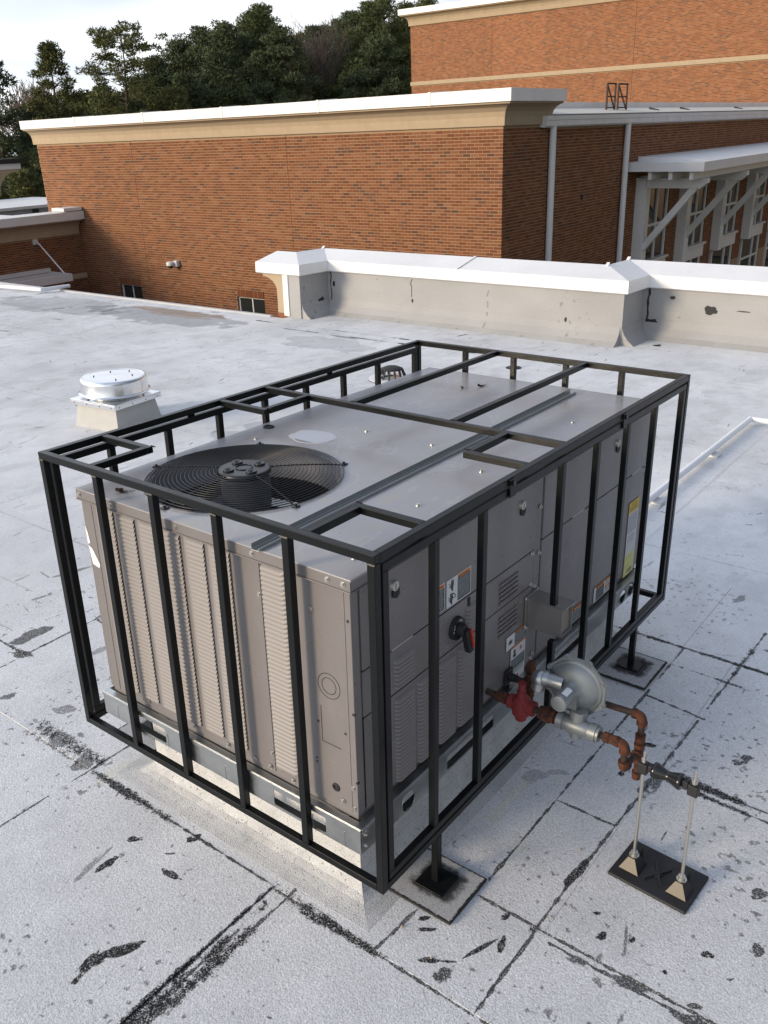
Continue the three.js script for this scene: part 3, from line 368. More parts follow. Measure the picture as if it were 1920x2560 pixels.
// galvanised base rail with lifting slots
{ const shp = (len, holes, h0 = .281, h1 = .374) => { const s = new THREE.Shape(); s.moveTo(0, h0); s.lineTo(len, h0); s.lineTo(len, h1); s.lineTo(0, h1); s.closePath(); for (const [a, b, c, d] of holes) { const p = new THREE.Path(); const r = .008; p.moveTo(a + r, c); p.absarc(a + r, d - r, r, Math.PI, Math.PI / 2, true); p.absarc(b - r, d - r, r, Math.PI / 2, 0, true); p.absarc(b - r, c + r, r, 0, -Math.PI / 2, true); p.absarc(a + r, c + r, r, -Math.PI / 2, -Math.PI, true); s.holes.push(p); } return s; };
  const ex = (s) => new THREE.ExtrudeGeometry(s, { depth: .003, bevelEnabled: false });
  // front rail: length runs along z from -1.371 to -0.105
  const front = P(unit, 'base_rail', [ex(shp(1.264, [[.165, .36, .292, .354], [.90, 1.125, .292, .352]])).rotateY(-Math.PI / 2).translate(.033, 0, -1.371), rb(.030, .056, .3745, .379, -1.372, -.104, .0015), rb(.027, .031, .362, .378, -1.372, -.104, .0015), bx(.034, .060, .281, .284, -1.370, -.108)], M.galv);
  for (const z of [-1.29, -1.0, -.84, -.70, -.56, -.30, -.17]) P(front, 'dimple', rb(.0285, .0305, .285, .34, z - .0015, z + .0015, .0007, 1), M.galv);
  const cir = shp(2.12, [[.47, .78, .290, .346], [1.26, 1.53, .292, .350]]); for (const [cx, r] of [[.243, .036], [2.05, .036], [1.955, .036]]) { const p = new THREE.Path(); p.absarc(cx, .318, r, 0, Math.PI * 2, true); cir.holes.push(p); }
  const side = P(unit, 'base_rail', [ex(cir).translate(.034, 0, -.109), rb(.034, 2.20, .3745, .379, -.130, -.103, .0015), rb(.034, 2.20, .364, .378, -.1035, -.1005, .0012), bx(.04, 2.2, .281, .284, -.135, -.110)], M.galv);
  for (const cx of [.277, 2.084, 1.989]) P(side, 'hole_rim', new THREE.TorusGeometry(.0365, .002, 6, 40).translate(cx, .318, -.1055), M.galv);
  P(unit, 'base_rail', [bx(.034, 2.2, .281, .374, -1.372, -1.369), bx(2.197, 2.2, .281, .374, -1.366, -.112)], M.galv);
  P(unit, 'base_pan', [bx(.07, 2.19, .366, .372, -1.36, -.12), bx(.120, .126, .285, .365, -1.36, -.20), bx(.083, 2.18, .285, .365, -.195, -.190)], M.cavity);
  for (const y of [.36, .345, .302]) PI(side, 'screw', hexHead, M.screw, [.055, y, -.1055], onSide); }

// loose things on the lid
{ const s = thing('steel_channel', 'long galvanised steel angle lying along the lid of the unit', 'steel channel', [1.08, UT, -.478]);
  P(s, 'flange', rb(.035, 2.13, UT + .0005, UT + .0025, -.492, -.462, .0008, 1), M.galv); P(s, 'web', rb(.035, 2.13, UT + .003, UT + .021, -.4925, -.4905, .0008, 1), M.galv); P(s, 'return_lip', rb(.035, 2.13, UT + .003, UT + .010, -.4635, -.4615, .0008, 1), M.galv); s.rotation.y = .010; }
{ const sh = new THREE.Shape(); for (let k = 0; k <= 48; k++) { const a = k / 48 * 6.2832, r = 1 + .16 * (vn(Math.cos(a) * 2 + 5, Math.sin(a) * 2 + 5) - .5), x = .075 * r * Math.cos(a), y = .098 * r * Math.sin(a); k ? sh.lineTo(x, y) : sh.moveTo(x, y); }
  const p = thing('rain_puddle', 'small oval rain puddle mirroring the sky on the lid behind the fan', 'puddle', [.95, UT, -1.055]);
  P(p, 'rim', new THREE.ShapeGeometry(sh, 24).scale(1.1, 1.08, 1).rotateX(-Math.PI / 2).translate(.95, UT + .0006, -1.055), std(C(.58, .55, .52), .8)); P(p, 'water', new THREE.ExtrudeGeometry(sh, { depth: .0012, bevelEnabled: false }).rotateX(-Math.PI / 2).translate(.95, UT + .0009, -1.055), new THREE.MeshPhysicalMaterial({ color: C(.36, .36, .38), roughness: .02, ior: 1.33, clearcoat: 1, clearcoatRoughness: .02 })); p.rotation.y = 0; }
function deadLeaf(label, x, z, s, turn) { const g = new THREE.BufferGeometry(), p = [], id = []; const n = 10; for (let i = 0; i <= n; i++) { const u = i / n, w = Math.sin(u * Math.PI) * (.4 + .25 * Math.sin(u * 19)) * s * .5; p.push(-w, .012 * Math.sin(u * 9) * s * 20 * .05 + .006, (u - .5) * s, 0, .002 + .004 * Math.cos(u * 7), (u - .5) * s, w, .010 + .006 * Math.sin(u * 5 + 1), (u - .5) * s); }
  for (let i = 0; i < n; i++) { const a = i * 3; id.push(a, a + 3, a + 1, a + 1, a + 3, a + 4, a + 1, a + 4, a + 2, a + 2, a + 4, a + 5); } g.setAttribute('position', new THREE.Float32BufferAttribute(p, 3)); g.setIndex(id); g.computeVertexNormals();
  const o = thing('dead_leaf', label, 'leaf', [x, UT, z]); const lf = P(o, 'blade', g.translate(x, UT, z), std(C(.055, .035, .024), .9, { side: THREE.DoubleSide })); P(o, 'stalk', cyl([x, UT + .004, z + s * .5], [x + s * .12, UT + .006, z + s * .85], .0012, .0008, 5), lf.material); o.rotation.y = turn; }
deadLeaf('curled dark dead leaf on the lid beside the louvred end', .114, -1.18, .05, .6);
deadLeaf('crumpled brown leaf debris on the lid at the end away from the fan', 2.01, -.911, .05, 1.3);
deadLeaf('small leaf scrap on the lid near the far rim', 1.93, -.97, .03, 2.0);

// ---------------------------------------------------------------- the cage
const cage = thing('security_cage', 'black welded square bar security cage around the rooftop unit', 'cage', [L / 2, 0, -W / 2]);
const tb = (...a) => rb(...a, .0022, 2);
for (const [x, z] of [[0, -t1], [0, -W], [L - t1, -t1], [L - t1, -W]]) P(cage, 'corner_post', tb(x, x + t1, YB, YT - t1 - .0004, z, z + t1), M.black);
for (const x of [0, L - t1]) { P(cage, 'top_rail', tb(x, x + t1, YT - t1, YT, -W, 0), M.black); P(cage, 'bottom_rail', tb(x + .0005, x + t1 - .0005, YB, YB + t1, -W + t1 + .0003, -t1 - .0003), M.black); for (const z of [-1.175, -.892, -.606, -.324]) P(cage, 'bar', tb(x + .0003, x + t1 - .0003, YB + t1 + .0003, YT - t1 - .0003, z, z + t1), M.black); }
for (const z of [-t1, -W]) { P(cage, 'top_rail', tb(t1 + .0003, L - t1 - .0003, YT - t1, YT - .0004, z + .0003, z + t1 - .0003), M.black); P(cage, 'bottom_rail', tb(t1 + .0003, L - t1 - .0003, YB, YB + t1, z + .0005, z + t1 - .0005), M.black);
  const gx0 = t1 + .009, gx1 = L - t1 - .009, gy0 = YB + t1 + .006, gy1 = YT - t1 - .009;
  const gate = P(cage, 'side_gate', [tb(gx0, gx1, gy1 - t1, gy1, z + .0008, z + t1 - .0008), tb(gx0, gx1, gy0, gy0 + t1, z + .0008, z + t1 - .0008), tb(gx0, gx0 + t1, gy0 + t1 + .0003, gy1 - t1 - .0003, z + .001, z + t1 - .001), tb(gx1 - t1, gx1, gy0 + t1 + .0003, gy1 - t1 - .0003, z + .001, z + t1 - .001)], M.black);
  for (const x of z > -1 ? [.271, .532, 1.052, 1.336, 1.610, 1.893] : [.271, .54, .81, 1.08, 1.35, 1.62, 1.893]) if (x === 1.052) { P(gate, 'bar', tb(x, x + t1, gy0 + t1 + .0003, .566, z + .0012, z + t1 - .0012), M.black); P(gate, 'bar', tb(x, x + t1, .716, gy1 - t1 - .0003, z + .0012, z + t1 - .0012), M.black); } else P(gate, 'bar', tb(x, x + t1, gy0 + t1 + .0003, gy1 - t1 - .0003, z + .0012, z + t1 - .0012), M.black);
  const s = z > -1 ? 1 : -1, zf = z > -1 ? 0 : -W;
  for (const x of [.672, 1.535]) { const h = P(gate, 'locking_tab', rb(x, x + .034, YT - .062, YT - .004, Math.min(zf, zf + s * .006) + s * .0005, Math.max(zf, zf + s * .006) + s * .0005, .001, 1), M.black); PI(h, 'bolt', new THREE.CylinderGeometry(.009, .009, .007, 6), M.wire, [x + .017, YT - .018, zf + s * .009], onSide); } }
const TY0 = YT - t1, TY1 = YT - .0008;
const along = (x0, x1, z) => tb(x0, x1, TY0 + .0004, TY1, z - t1 / 2, z + t1 / 2), across = (x, z0, z1) => tb(x - t1 / 2, x + t1 / 2, TY0 + .0008, TY1 - .0006, z0, z1);
P(cage, 'roof_bar', across(1.098, -W + t1 + .0003, -t1 - .0003), M.black);
for (const z of [-.976, -.492]) P(cage, 'roof_bar', along(1.111, L - t1 - .0003, z), M.black);
for (const [x, z0, z1] of [[.252, -.262, -t1 - .0003], [.834, -.262, -t1 - .0003], [.256, -W + t1 + .0003, -1.19], [.834, -W + t1 + .0003, -1.19]]) P(cage, 'roof_bar', across(x, z0, z1), M.black);
for (const [x0, x1, z] of [[t1 + .0003, .239, -.262 + .0127], [.8475, 1.085, -.262 + .0127], [t1 + .0003, .243, -1.2035], [.8475, 1.085, -1.2035]]) P(cage, 'roof_bar', along(x0, x1, z), M.black);
for (const [x, z] of [[.289, -t1], [1.915, -t1], [.289, -W], [1.915, -W]]) { const lg = P(cage, 'leg', tb(x, x + t1, .021, YB - .0003, z, z + t1), M.black); const cx = x + t1 / 2, cz = z + t1 / 2; P(lg, 'foot_plate', [rb(cx - .053, cx + .053, .0135, .0205, cz - .053, cz + .053, .0015), ...[[-1, -1], [1, -1], [-1, 1], [1, 1]].map(([a, b]) => cyl([cx + a * .040, .0205, cz + b * .040], [cx + a * .040, .0235, cz + b * .040], .006, .006, 8))], M.black); }
// membrane pads under the feet, with the black paint sprayed round the plates
const padTex = tex(256, 256, (i, j, o) => { const x = i / 256 - .5, z = j / 256 - .5, e = Math.max(Math.abs(x), Math.abs(z)); let g = .42 * (.75 + .5 * hash(i, j)); if (hash((i >> 1) + 50, (j >> 1) + 80) < .06) g *= .3; const q = Math.hypot(Math.max(0, Math.abs(x - .05) - .21), Math.max(0, Math.abs(z - .0) - .22)) + (fbm(i * .05, j * .05, 3) - .5) * .12; let k = sm(.16, .03, q) * (hash(i + 3, j) * .35 + .8); k = Math.max(k, sm(.465, .485, e + (fbm(i * .09, j * .09, 3) - .5) * .05)); k = Math.min(1, k); o[0] = o[1] = o[2] = g + (.018 - g) * k; });
const padTop = std(C(1, 1, 1), .95, { map: padTex, bumpMap: rep(grainBump, 1), bumpScale: .001 });
for (const [x, z, a, b, l] of [[.295, -.005, .115, .125, 'square granule membrane pad under the cage leg next to the disconnect switch'], [1.91, -.005, .14, .125, 'square granule membrane pad under the cage leg beyond the gas regulator'], [.295, -W + .02, .115, .125, 'square granule membrane pad under the hidden far leg near the louvred end'], [1.91, -W + .02, .14, .125, 'square granule membrane pad under the hidden far leg away from the fan']]) {
  const p = thing('membrane_pad', l, 'roof pad', [x, .003, z], { group: 'membrane pads under the cage legs' });
  P(p, 'sheet', rb(x - a, x + a, .0045, .0125, z - b, z + b, .003, 2), M.dark); P(p, 'granule_face', new THREE.PlaneGeometry(2 * a - .004, 2 * b - .004).rotateX(-Math.PI / 2).translate(x, .0131, z), padTop, { uv: true }); }
// weld beads where the end bars meet the rails, upper ones coloured paler for sunlight and chipped paint
const sunlitBeadMat = std(C(.16, .145, .12), .6);
for (const z of [-W + .012, -1.175 + .0127, -.892 + .0127, -.606 + .0127, -.324 + .0127, -.0127]) { const b = []; for (let k = 0; k < 7; k++) b.push(new THREE.SphereGeometry(.0024 + .0009 * hash(k, z * 1000 | 0), 6, 4).translate(-.0006, YT - t1 - .0012 + .0016 * (hash(k + 9, z * 1000 | 0) - .5), z - .0115 + k * .0038)); P(cage, 'weld_bead', b, sunlitBeadMat); }
for (const z of [-.892 + .0127, -.606 + .0127, -.324 + .0127]) { const b = []; for (let k = 0; k < 7; k++) b.push(new THREE.SphereGeometry(.0022 + .0009 * hash(k, z * 999 | 0), 6, 4).translate(.0006, YB + t1 + .0008, z - .0115 + k * .0038)); P(cage, 'weld_bead', b, M.black); }
for (const [x, z] of [[.252, -.262], [.834, -.262], [.256, -1.19], [.834, -1.19], [1.098, -.976], [1.098, -.492]]) { const b = []; for (let k = 0; k < 7; k++) b.push(new THREE.SphereGeometry(.0022 + .0008 * hash(k, x * 999 | 0), 6, 4).translate(x + .0132, YT - .0014, z - .010 + k * .0034)); P(cage, 'weld_bead', b, M.black); }
// ---------------------------------------------------------------- gas train
{ const gx = .80, gy = .44;
  const gas = thing('gas_regulator_assembly', 'grey gas pressure regulator with red valve and rusty pipe fittings beside the cage', 'gas regulator', [gx, .3, .2]);
  const fit = (a, b, r) => cyl(a, b, r, r, 18), collar = (p, ax, r, l) => { const d = ax === 'z' ? [0, 0, l / 2] : ax === 'x' ? [l / 2, 0, 0] : [0, l / 2, 0]; return cyl([p[0] - d[0], p[1] - d[1], p[2] - d[2]], [p[0] + d[0], p[1] + d[1], p[2] + d[2]], r, r, 18); };
  const elbow = (c, d1, d2, R, r, a = 'fitting') => { const A = V(...c).addScaledVector(V(...d1), R), B = V(...c).addScaledVector(V(...d2), R), q = new THREE.QuadraticBezierCurve3(A, V(...c), B); const col = (p, d) => { const p2 = p.clone().addScaledVector(V(...d), .012); return cyl([p.x, p.y, p.z], [p2.x, p2.y, p2.z], r * 1.13, r * 1.13, 18); }; return P(gas, a, [new THREE.TubeGeometry(q, 12, r, 16), col(A, d1), col(B, d2), new THREE.SphereGeometry(r * 1.0, 12, 8).translate(A.x, A.y, A.z), new THREE.SphereGeometry(r, 12, 8).translate(B.x, B.y, B.z)], M.rust); };
  P(gas, 'pipe', [fit([gx, gy, -.129], [gx, gy, -.075], .012)], M.ironpipe);
  P(gas, 'union', [collar([gx, gy, -.062], 'z', .0205, .035), cyl([gx, gy, -.045], [gx, gy, -.028], .019, .019, 6), collar([gx, gy, -.081], 'z', .018, .012)], M.rust);
  // plug valve
  const valve = P(gas, 'valve', [lathe([[0, -.062], [.016, -.062], [.020, -.058], [.021, -.042], [.031, -.036], [.034, -.02], [.036, 0], [.034, .024], [.026, .034], [.017, .040], [.0165, .060], [.0, .060]], 24).translate(gx, gy - .002, .012), fit([gx, gy, -.030], [gx, gy, .058], .026), cyl([gx, gy, .05], [gx, gy, .066], .028, .028, 8), cyl([gx, gy, -.036], [gx, gy, -.022], .027, .027, 8), bx(gx - .03, gx + .01, gy - .03, gy + .02, -.008, .034)], M.red);
  P(valve, 'stem', [cyl([gx, gy + .058, .012], [gx, gy + .088, .012], .013, .0125, 16), new THREE.TorusGeometry(.013, .0022, 6, 20).rotateX(Math.PI / 2).translate(gx, gy + .089, .012)], M.red);
  P(gas, 'pipe', [fit([gx, gy, .064], [gx, gy, .09], .0125)], M.ironpipe);
  P(gas, 'union', [cyl([gx, gy, .085], [gx, gy, .105], .024, .024, 8), cyl([gx, gy, .104], [gx, gy, .128], .029, .029, 8), collar([gx, gy, .136], 'z', .0235, .018), collar([gx, gy, .15], 'z', .0165, .02)], M.rust);
  // regulator body and diaphragm case
  const reg = P(gas, 'regulator_body', [collar([gx, gy, .168], 'z', .031, .022), lathe([[.022, -.06], [.027, -.04], [.030, -.015], [.030, .02], [.025, .05], [.022, .055]], 20).rotateX(Math.PI / 2).translate(gx, gy, .225), collar([gx, gy, .287], 'z', .031, .026), collar([gx, gy, .304], 'z', .027, .012), cyl([gx, gy - .045, .225], [gx, gy, .225], .019, .022, 18), cyl([gx + .005, gy + .012, .225], [gx + .012, gy + .035, .225], .026, .030, 18), cyl([gx + .012, gy + .034, .225], [gx + .014, gy + .056, .225], .033, .033, 6)], M.cast);
  const cx = gx + .05, cy = .560, cz = .190, oct = []; for (let k = 0; k < 8; k++) { const a = (k + .5) / 8 * 6.2832; oct.push([cz + .116 * Math.cos(a), cy + .116 * Math.sin(a)]); }
  const dia = P(gas, 'diaphragm_case', [lathe([[.0, .036], [.030, .036], [.058, .031], [.078, .019], [.086, .008], [.090, .005], [.100, .004], [.100, -.010], [.085, -.03], [.05, -.042], [0, -.045]], 48).rotateZ(Math.PI / 2).translate(cx, cy, cz), prismX(oct, cx - .004, cx + .006), bx(cx - .05, cx - .006, cy - .062, cy - .01, cz - .028, cz + .028)], M.cast);
  for (let k = 0; k < 8; k++) { const [z, y] = oct[k]; const zz = cz + (z - cz) * .93, yy = cy + (y - cy) * .93; P(dia, 'bolt', [cyl([cx - .012, yy, zz], [cx + .012, yy, zz], .0065, .0065, 6), cyl([cx - .006, yy, zz], [cx + .0075, yy, zz], .0105, .0105, 12)], M.cast); }
  const tow = P(dia, 'spring_tower', [lathe([[0, .135], [.026, .135], [.029, .130], [.029, .116], [.0275, .114], [.0285, .056], [.034, .036], [.046, .028], [0, .022]], 32).rotateZ(Math.PI / 2).translate(cx, cy, cz)], M.cast);
  P(tow, 'pale_strip', new THREE.CylinderGeometry(.0292, .0292, .045, 12, 1, true, .9, .75).rotateZ(Math.PI / 2).translate(cx - .088, cy, cz), std(C(.8, .8, .82), .3));  // pale curved strip along the tower, lighter than the cast metal
  P(dia, 'vent_elbow', [cyl([cx - .030, cy + .012, cz - .03], [cx - .036, cy + .012, cz - .098], .028, .025, 20), cyl([cx - .034, cy + .012, cz - .084], [cx - .036, cy + .012, cz - .102], .029, .029, 20), new THREE.SphereGeometry(.030, 20, 14).translate(cx - .038, cy + .006, cz - .118), cyl([cx - .042, cy - .034, cz - .122], [cx - .038, cy + .006, cz - .118], .025, .028, 20)], M.galv);
  // piping down and up again
  P(gas, 'pipe', [fit([gx, gy, .30], [gx, gy, .332], .0115)], M.ironpipe);
  P(gas, 'coupling', [collar([gx, gy, .334], 'z', .0185, .02), collar([gx, gy, .352], 'z', .0165, .024), collar([gx, gy, .368], 'z', .0175, .012)], M.rust);
  elbow([gx, gy, .400], [0, 0, -1], [0, -1, 0], .022, .0165);
  P(gas, 'pipe', [fit([gx, gy - .025, .400], [gx, gy - .075, .400], .0115)], M.ironpipe);
  elbow([gx, gy - .098, .400], [0, 1, 0], [1, 0, 0], .020, .0165);
  const rx = .925, ry = .335;
  P(gas, 'pipe', [fit([gx + .03, gy - .098, .400], [rx - .02, ry + .002, .405], .0115)], M.ironpipe);
  P(gas, 'tee', [fit([rx, ry - .032, .405], [rx, ry + .032, .405], .0165), collar([rx, ry + .030, .405], 'y', .019, .012), collar([rx, ry - .030, .405], 'y', .019, .012), collar([rx - .024, ry, .405], 'x', .019, .012), fit([rx - .024, ry, .405], [rx, ry, .405], .0165)], M.rust);
  P(gas, 'drip_leg', [fit([rx, ry - .03, .405], [rx, ry - .085, .405], .0115), cyl([rx, ry - .082, .405], [rx, ry - .112, .405], .0165, .0145, 14)], M.rust);
  P(gas, 'pipe', [fit([rx, ry + .03, .405], [rx, .455, .405], .0115)], M.ironpipe);
  P(gas, 'coupling', [collar([rx, ry + .058, .405], 'y', .0175, .03)], M.rust);
  elbow([rx, .482, .405], [0, -1, 0], [0, 0, -1], .022, .0165);
  P(gas, 'pipe', [fit([rx, .482, .380], [rx - .01, .482, .245], .0115)], M.ironpipe);
  // the stub out of the cabinet with its capped tee
  const tx = .945, ty = .43;
  P(gas, 'grommet', [rb(tx - .028, tx + .028, ty - .035, ty + .03, -.1272, -.118, .004), cyl([tx, ty, -.118], [tx, ty, -.085], .017, .014, 18)], M.rubber);
  P(gas, 'pipe', [fit([tx, ty, -.09], [tx, ty, -.05], .0115)], M.ironpipe);
  P(gas, 'capped_tee', [fit([tx, ty, -.055], [tx, ty, -.005], .017), collar([tx, ty, -.052], 'z', .0195, .012), collar([tx, ty, -.008], 'z', .0195, .012), fit([tx, ty, -.03], [tx, ty + .05, -.03], .0165), collar([tx, ty + .026, -.03], 'y', .0195, .012), cyl([tx, ty + .058, -.03], [tx, ty + .085, -.03], .0195, .0165, 16), new THREE.SphereGeometry(.0165, 14, 8, 0, 7, 0, 1.57).translate(tx, ty + .085, -.03), fit([tx, ty, -.03], [tx, ty - .05, -.03], .0165)], M.rust);
  P(gas, 'pipe', [fit([tx, ty - .05, -.03], [tx, ty - .075, -.03], .0115), fit([tx + .006, ty - .068, -.03], [gx + .02, ty - .03, .008], .0115)], M.ironpipe);
}
// ---------------------------------------------------------------- pipe roller stand
{ const st = thing('pipe_roller_stand', 'pipe roller stand on black plastic base with two threaded rods', 'pipe stand', [.76, .004, .57]);
  st.rotation.y = -.065;
  const X = .76, Z = .57;
  P(st, 'base_plate', [rb(X - .098, X + .098, .004, .016, Z - .135, Z + .135, .005, 3)], M.rubber);
  const r1 = Z - .081, r2 = Z + .084, rx = X - .02;
  for (const z of [r1, r2]) { const lo = [[rx - .035, z - .035], [rx + .035, z - .035], [rx + .035, z + .035], [rx - .035, z + .035]], hi = [[rx - .018, z - .012], [rx + .014, z - .012], [rx + .014, z + .012], [rx - .018, z + .012]], p = [], q = (a, b, c, d) => p.push(...a, ...b, ...c, ...a, ...c, ...d), L3 = lo.map(([x, zz]) => [x, .016, zz]), H3 = hi.map(([x, zz]) => [x, .062, zz]);
    for (let k = 0; k < 4; k++) q(L3[(k + 1) % 4], L3[k], H3[k], H3[(k + 1) % 4]); q(H3[3], H3[2], H3[1], H3[0]);
    const g = new THREE.BufferGeometry(); g.setAttribute('position', new THREE.Float32BufferAttribute(p, 3)); g.computeVertexNormals();
    P(st, 'socket', g, M.rubber); { const q = new THREE.BufferGeometry(); const [a, b, c, d] = [[rx - .0352, .0165, z - .034], [rx - .0352, .0165, z + .034], [rx - .0185, .0615, z + .0115], [rx - .0185, .0615, z - .0115]]; q.setAttribute('position', new THREE.Float32BufferAttribute([...a, ...b, ...c, ...a, ...c, ...d], 3)); q.computeVertexNormals(); P(st, 'sunlit_socket_face', q.translate(-.0006, .0004, 0), std(C(.17, .145, .11), .4)); }  // tan front face: warm sun reflection on black plastic put into the colour
    P(st, 'socket_web', [bx(rx + .004, rx + .062, .016, .052, z - .006, z + .006)], M.rubber);
    const top = z === r1 ? .487 : .497;
    P(st, 'threaded_rod', [cyl([rx, .06, z], [rx - .006, top, z], .0055, .0055, 12)], M.zinc);
    P(st, 'nut', [cyl([rx, .066, z], [rx, .078, z], .012, .012, 6), cyl([rx, .0625, z], [rx, .0658, z], .0165, .0165, 18)], M.zinc);
    P(st, 'nut', [cyl([rx - .006, .452, z], [rx - .006, .462, z], .010, .010, 6)], M.zinc); }
  P(st, 'rib', [bar([rx - .03, .019, r1 + .055], [rx + .06, .019, r2 - .055], .006, .012), bar([rx + .06, .0188, r1 + .055], [rx - .03, .0188, r2 - .055], .006, .012), cyl([X - .005, .016, Z], [X - .005, .022, Z], .014, .014, 16)], M.rubber);
  const y = .432, xx = rx - .006;
  for (const z of [r1, r2]) P(st, 'roller_bracket', [rb(xx - .014, xx + .014, y - .022, y + .016, z - .016, z + .016, .003), rb(xx - .011, xx + .011, y - .004, y + .018, z + (z === r1 ? .017 : -.040), z + (z === r1 ? .040 : -.017), .002)], M.rubber);
  P(st, 'roller_axle', cyl([xx, y + .005, r1 + .01], [xx, y + .005, r2 - .01], .007, .007, 12), M.rubber);
  P(st, 'roller', lathe([[.0, -.048], [.024, -.048], [.027, -.044], [.0265, -.036], [.016, -.006], [.016, .006], [.0265, .036], [.027, .044], [.024, .048], [0, .048]], 28).rotateX(Math.PI / 2).translate(xx, y + .005, (r1 + r2) / 2 - .002), std(C(.012, .012, .013), .2));
}
// ---------------------------------------------------------------- roof fan, pipes, drain
{ const x = 3.15, z = -5.5, f = thing('roof_exhaust_fan', 'round aluminium mushroom exhaust fan on a tapered white roof curb', 'exhaust fan', [x, 0, z]); f.rotation.y = .12;
  const m = std(C(.52, .52, .50), .9, { map: rep(grime, 2) }), a = .275, b = .235, p = [], q = (A, B, Cc, Dd) => p.push(...A, ...B, ...Cc, ...A, ...Cc, ...Dd), lo = [[-a, -a], [a, -a], [a, a], [-a, a]].map(([u, v]) => [x + u, -.004, z + v]), hi = [[-b, -b], [b, -b], [b, b], [-b, b]].map(([u, v]) => [x + u, .245, z + v]); for (let k = 0; k < 4; k++) q(lo[(k + 1) % 4], lo[k], hi[k], hi[(k + 1) % 4]); q(hi[3], hi[2], hi[1], hi[0]);
  const g = new THREE.BufferGeometry(); g.setAttribute('position', new THREE.Float32BufferAttribute(p, 3)); g.computeVertexNormals(); const cb = P(f, 'curb', g, m);
  P(cb, 'tar_mark', prismZ([[x - .10, .05], [x - .02, .03], [x + .04, .06], [x - .01, .08], [x + .03, .13], [x - .03, .15], [x - .06, .10], [x - .13, .11]], z + .26, z + .267), M.dark); cb.children[0].rotation.x = -.19; cb.children[0].position.set(0, -.05, .06 * .9 - .05);
  const base = P(f, 'base_flange', [rb(x - .285, x + .285, .243, .255, z - .285, z + .285, .003), rb(x - .285, x + .285, .205, .243, z + .278, z + .285, .002), rb(x - .285, x - .278, .205, .243, z - .28, z + .277, .002), rb(x + .278, x + .285, .205, .243, z - .28, z + .277, .002), cyl([x, .255, z], [x, .30, z], .22, .25, 40)], M.alu);
  for (const d of [-.26, -.08, .1, .26]) { P(base, 'rivet', cyl([x - .288, .224, z + d * .9], [x - .284, .224, z + d * .9], .0045, .0045, 10), M.dark); P(base, 'rivet', cyl([x + d * .9, .224, z + .284], [x + d * .9, .224, z + .288], .0045, .0045, 10), M.dark); }
  const hood = P(f, 'hood', lathe([[.255, .285], [.315, .290], [.322, .296], [.318, .303], [.298, .308], [.300, .40], [.292, .425], [.282, .436], [.272, .437], [.262, .430], [0, .434]], 64).translate(x, 0, z), M.alu);
  for (const [u, v] of [[-.1, -.14], [.1, -.14], [-.1, .14], [.1, .14], [.2, 0]]) P(hood, 'bolt', cyl([x + u, .432, z + v], [x + u, .440, z + v], .005, .007, 8), M.dark); }
{ const p = thing('roof_conduit', 'thin white pipe run across the roof beside the cage, bent towards the parapet', 'pipe', [5.1, .03, -.7]);
  P(p, 'pipe', [cyl([2.2, .045, -.71], [6.2, .045, -.70], .024, .024, 16), new THREE.SphereGeometry(.026, 14, 10).translate(6.2, .045, -.70), cyl([6.2, .045, -.70], [6.6, .045, 3.2], .024, .024, 16)], M.pvc);
  for (const x of [2.8, 4.0, 5.2]) P(p, 'support_block', rb(x - .05, x + .05, -.004, .017, -.77, -.64, .004), M.white); }
{ const p = thing('roof_conduit', 'thin white pipe lying along the open roof edge by the metal awning', 'pipe', [7.2, .03, -14.6]);
  P(p, 'pipe', [cyl([6.9, .06, -20], [7.62, .06, -13.75], .035, .035, 12), cyl([7.62, .06, -13.75], [8.2, .06, -13.72], .035, .035, 12), new THREE.SphereGeometry(.037, 12, 8).translate(7.62, .06, -13.75)], M.pvc); P(p, 'support_block', rb(7.1, 7.3, -.004, .026, -17.2, -16.9, .004), M.white); }
{ const x = 5.85, z = -4.35, d = thing('roof_drain', 'low roof drain strainer with dark ribs seen between the cage bars', 'roof drain', [x, -.004, z]);
  P(d, 'flange', lathe([[.12, -.004], [.26, -.003], [.25, .012], [.14, .016], [.12, .01]], 28).translate(x, 0, z), M.white);
  P(d, 'strainer_cap', lathe([[0, .135], [.07, .132], [.11, .115], [.12, .10], [.0, .09]], 24).translate(x, 0, z), M.dark);
  for (let k = 0; k < 14; k++) { const a = k / 14 * 6.283; P(d, 'rib', bar([x + .16 * Math.cos(a), .01, z + .16 * Math.sin(a)], [x + .115 * Math.cos(a), .11, z + .115 * Math.sin(a)], .018, .012), k % 5 === 0 ? M.rust : M.dark); } }
{ const x = 7.0, z = -3.5, d = thing('pipe_boot', 'short dark pipe stub with flashing on the roof beyond the cage', 'pipe stub', [x, -.004, z]);
  P(d, 'flashing', lathe([[.02, -.003], [.09, -.003], [.08, .004], [.04, .007], [.036, .02], [.02, .02]], 24).translate(x, 0, z), M.rubber); P(d, 'stub', cyl([x, .015, z], [x, .05, z], .032, .032, 18), M.dark); }
for (const [x, z, s, l] of [[.09, .0, .010, 'small tan pebble on the bitumen seam below the cage corner'], [.05, .14, .008, 'tan pebble on the seam past the membrane pad'], [.40, .36, .009, 'pale pebble in the seam crossing by the tarred band'], [.72, .31, .010, 'yellowish pebble beside the black seam near the roller stand']]) { const p = thing('pebble', l, 'pebble', [x, .003, z]); const g = new THREE.IcosahedronGeometry(s * .62, 1); g.scale(1.1, .5, .75); P(p, 'stone', g.translate(x, .003 + s * .28, z), std(C(.42, .34, .24), .9)); }

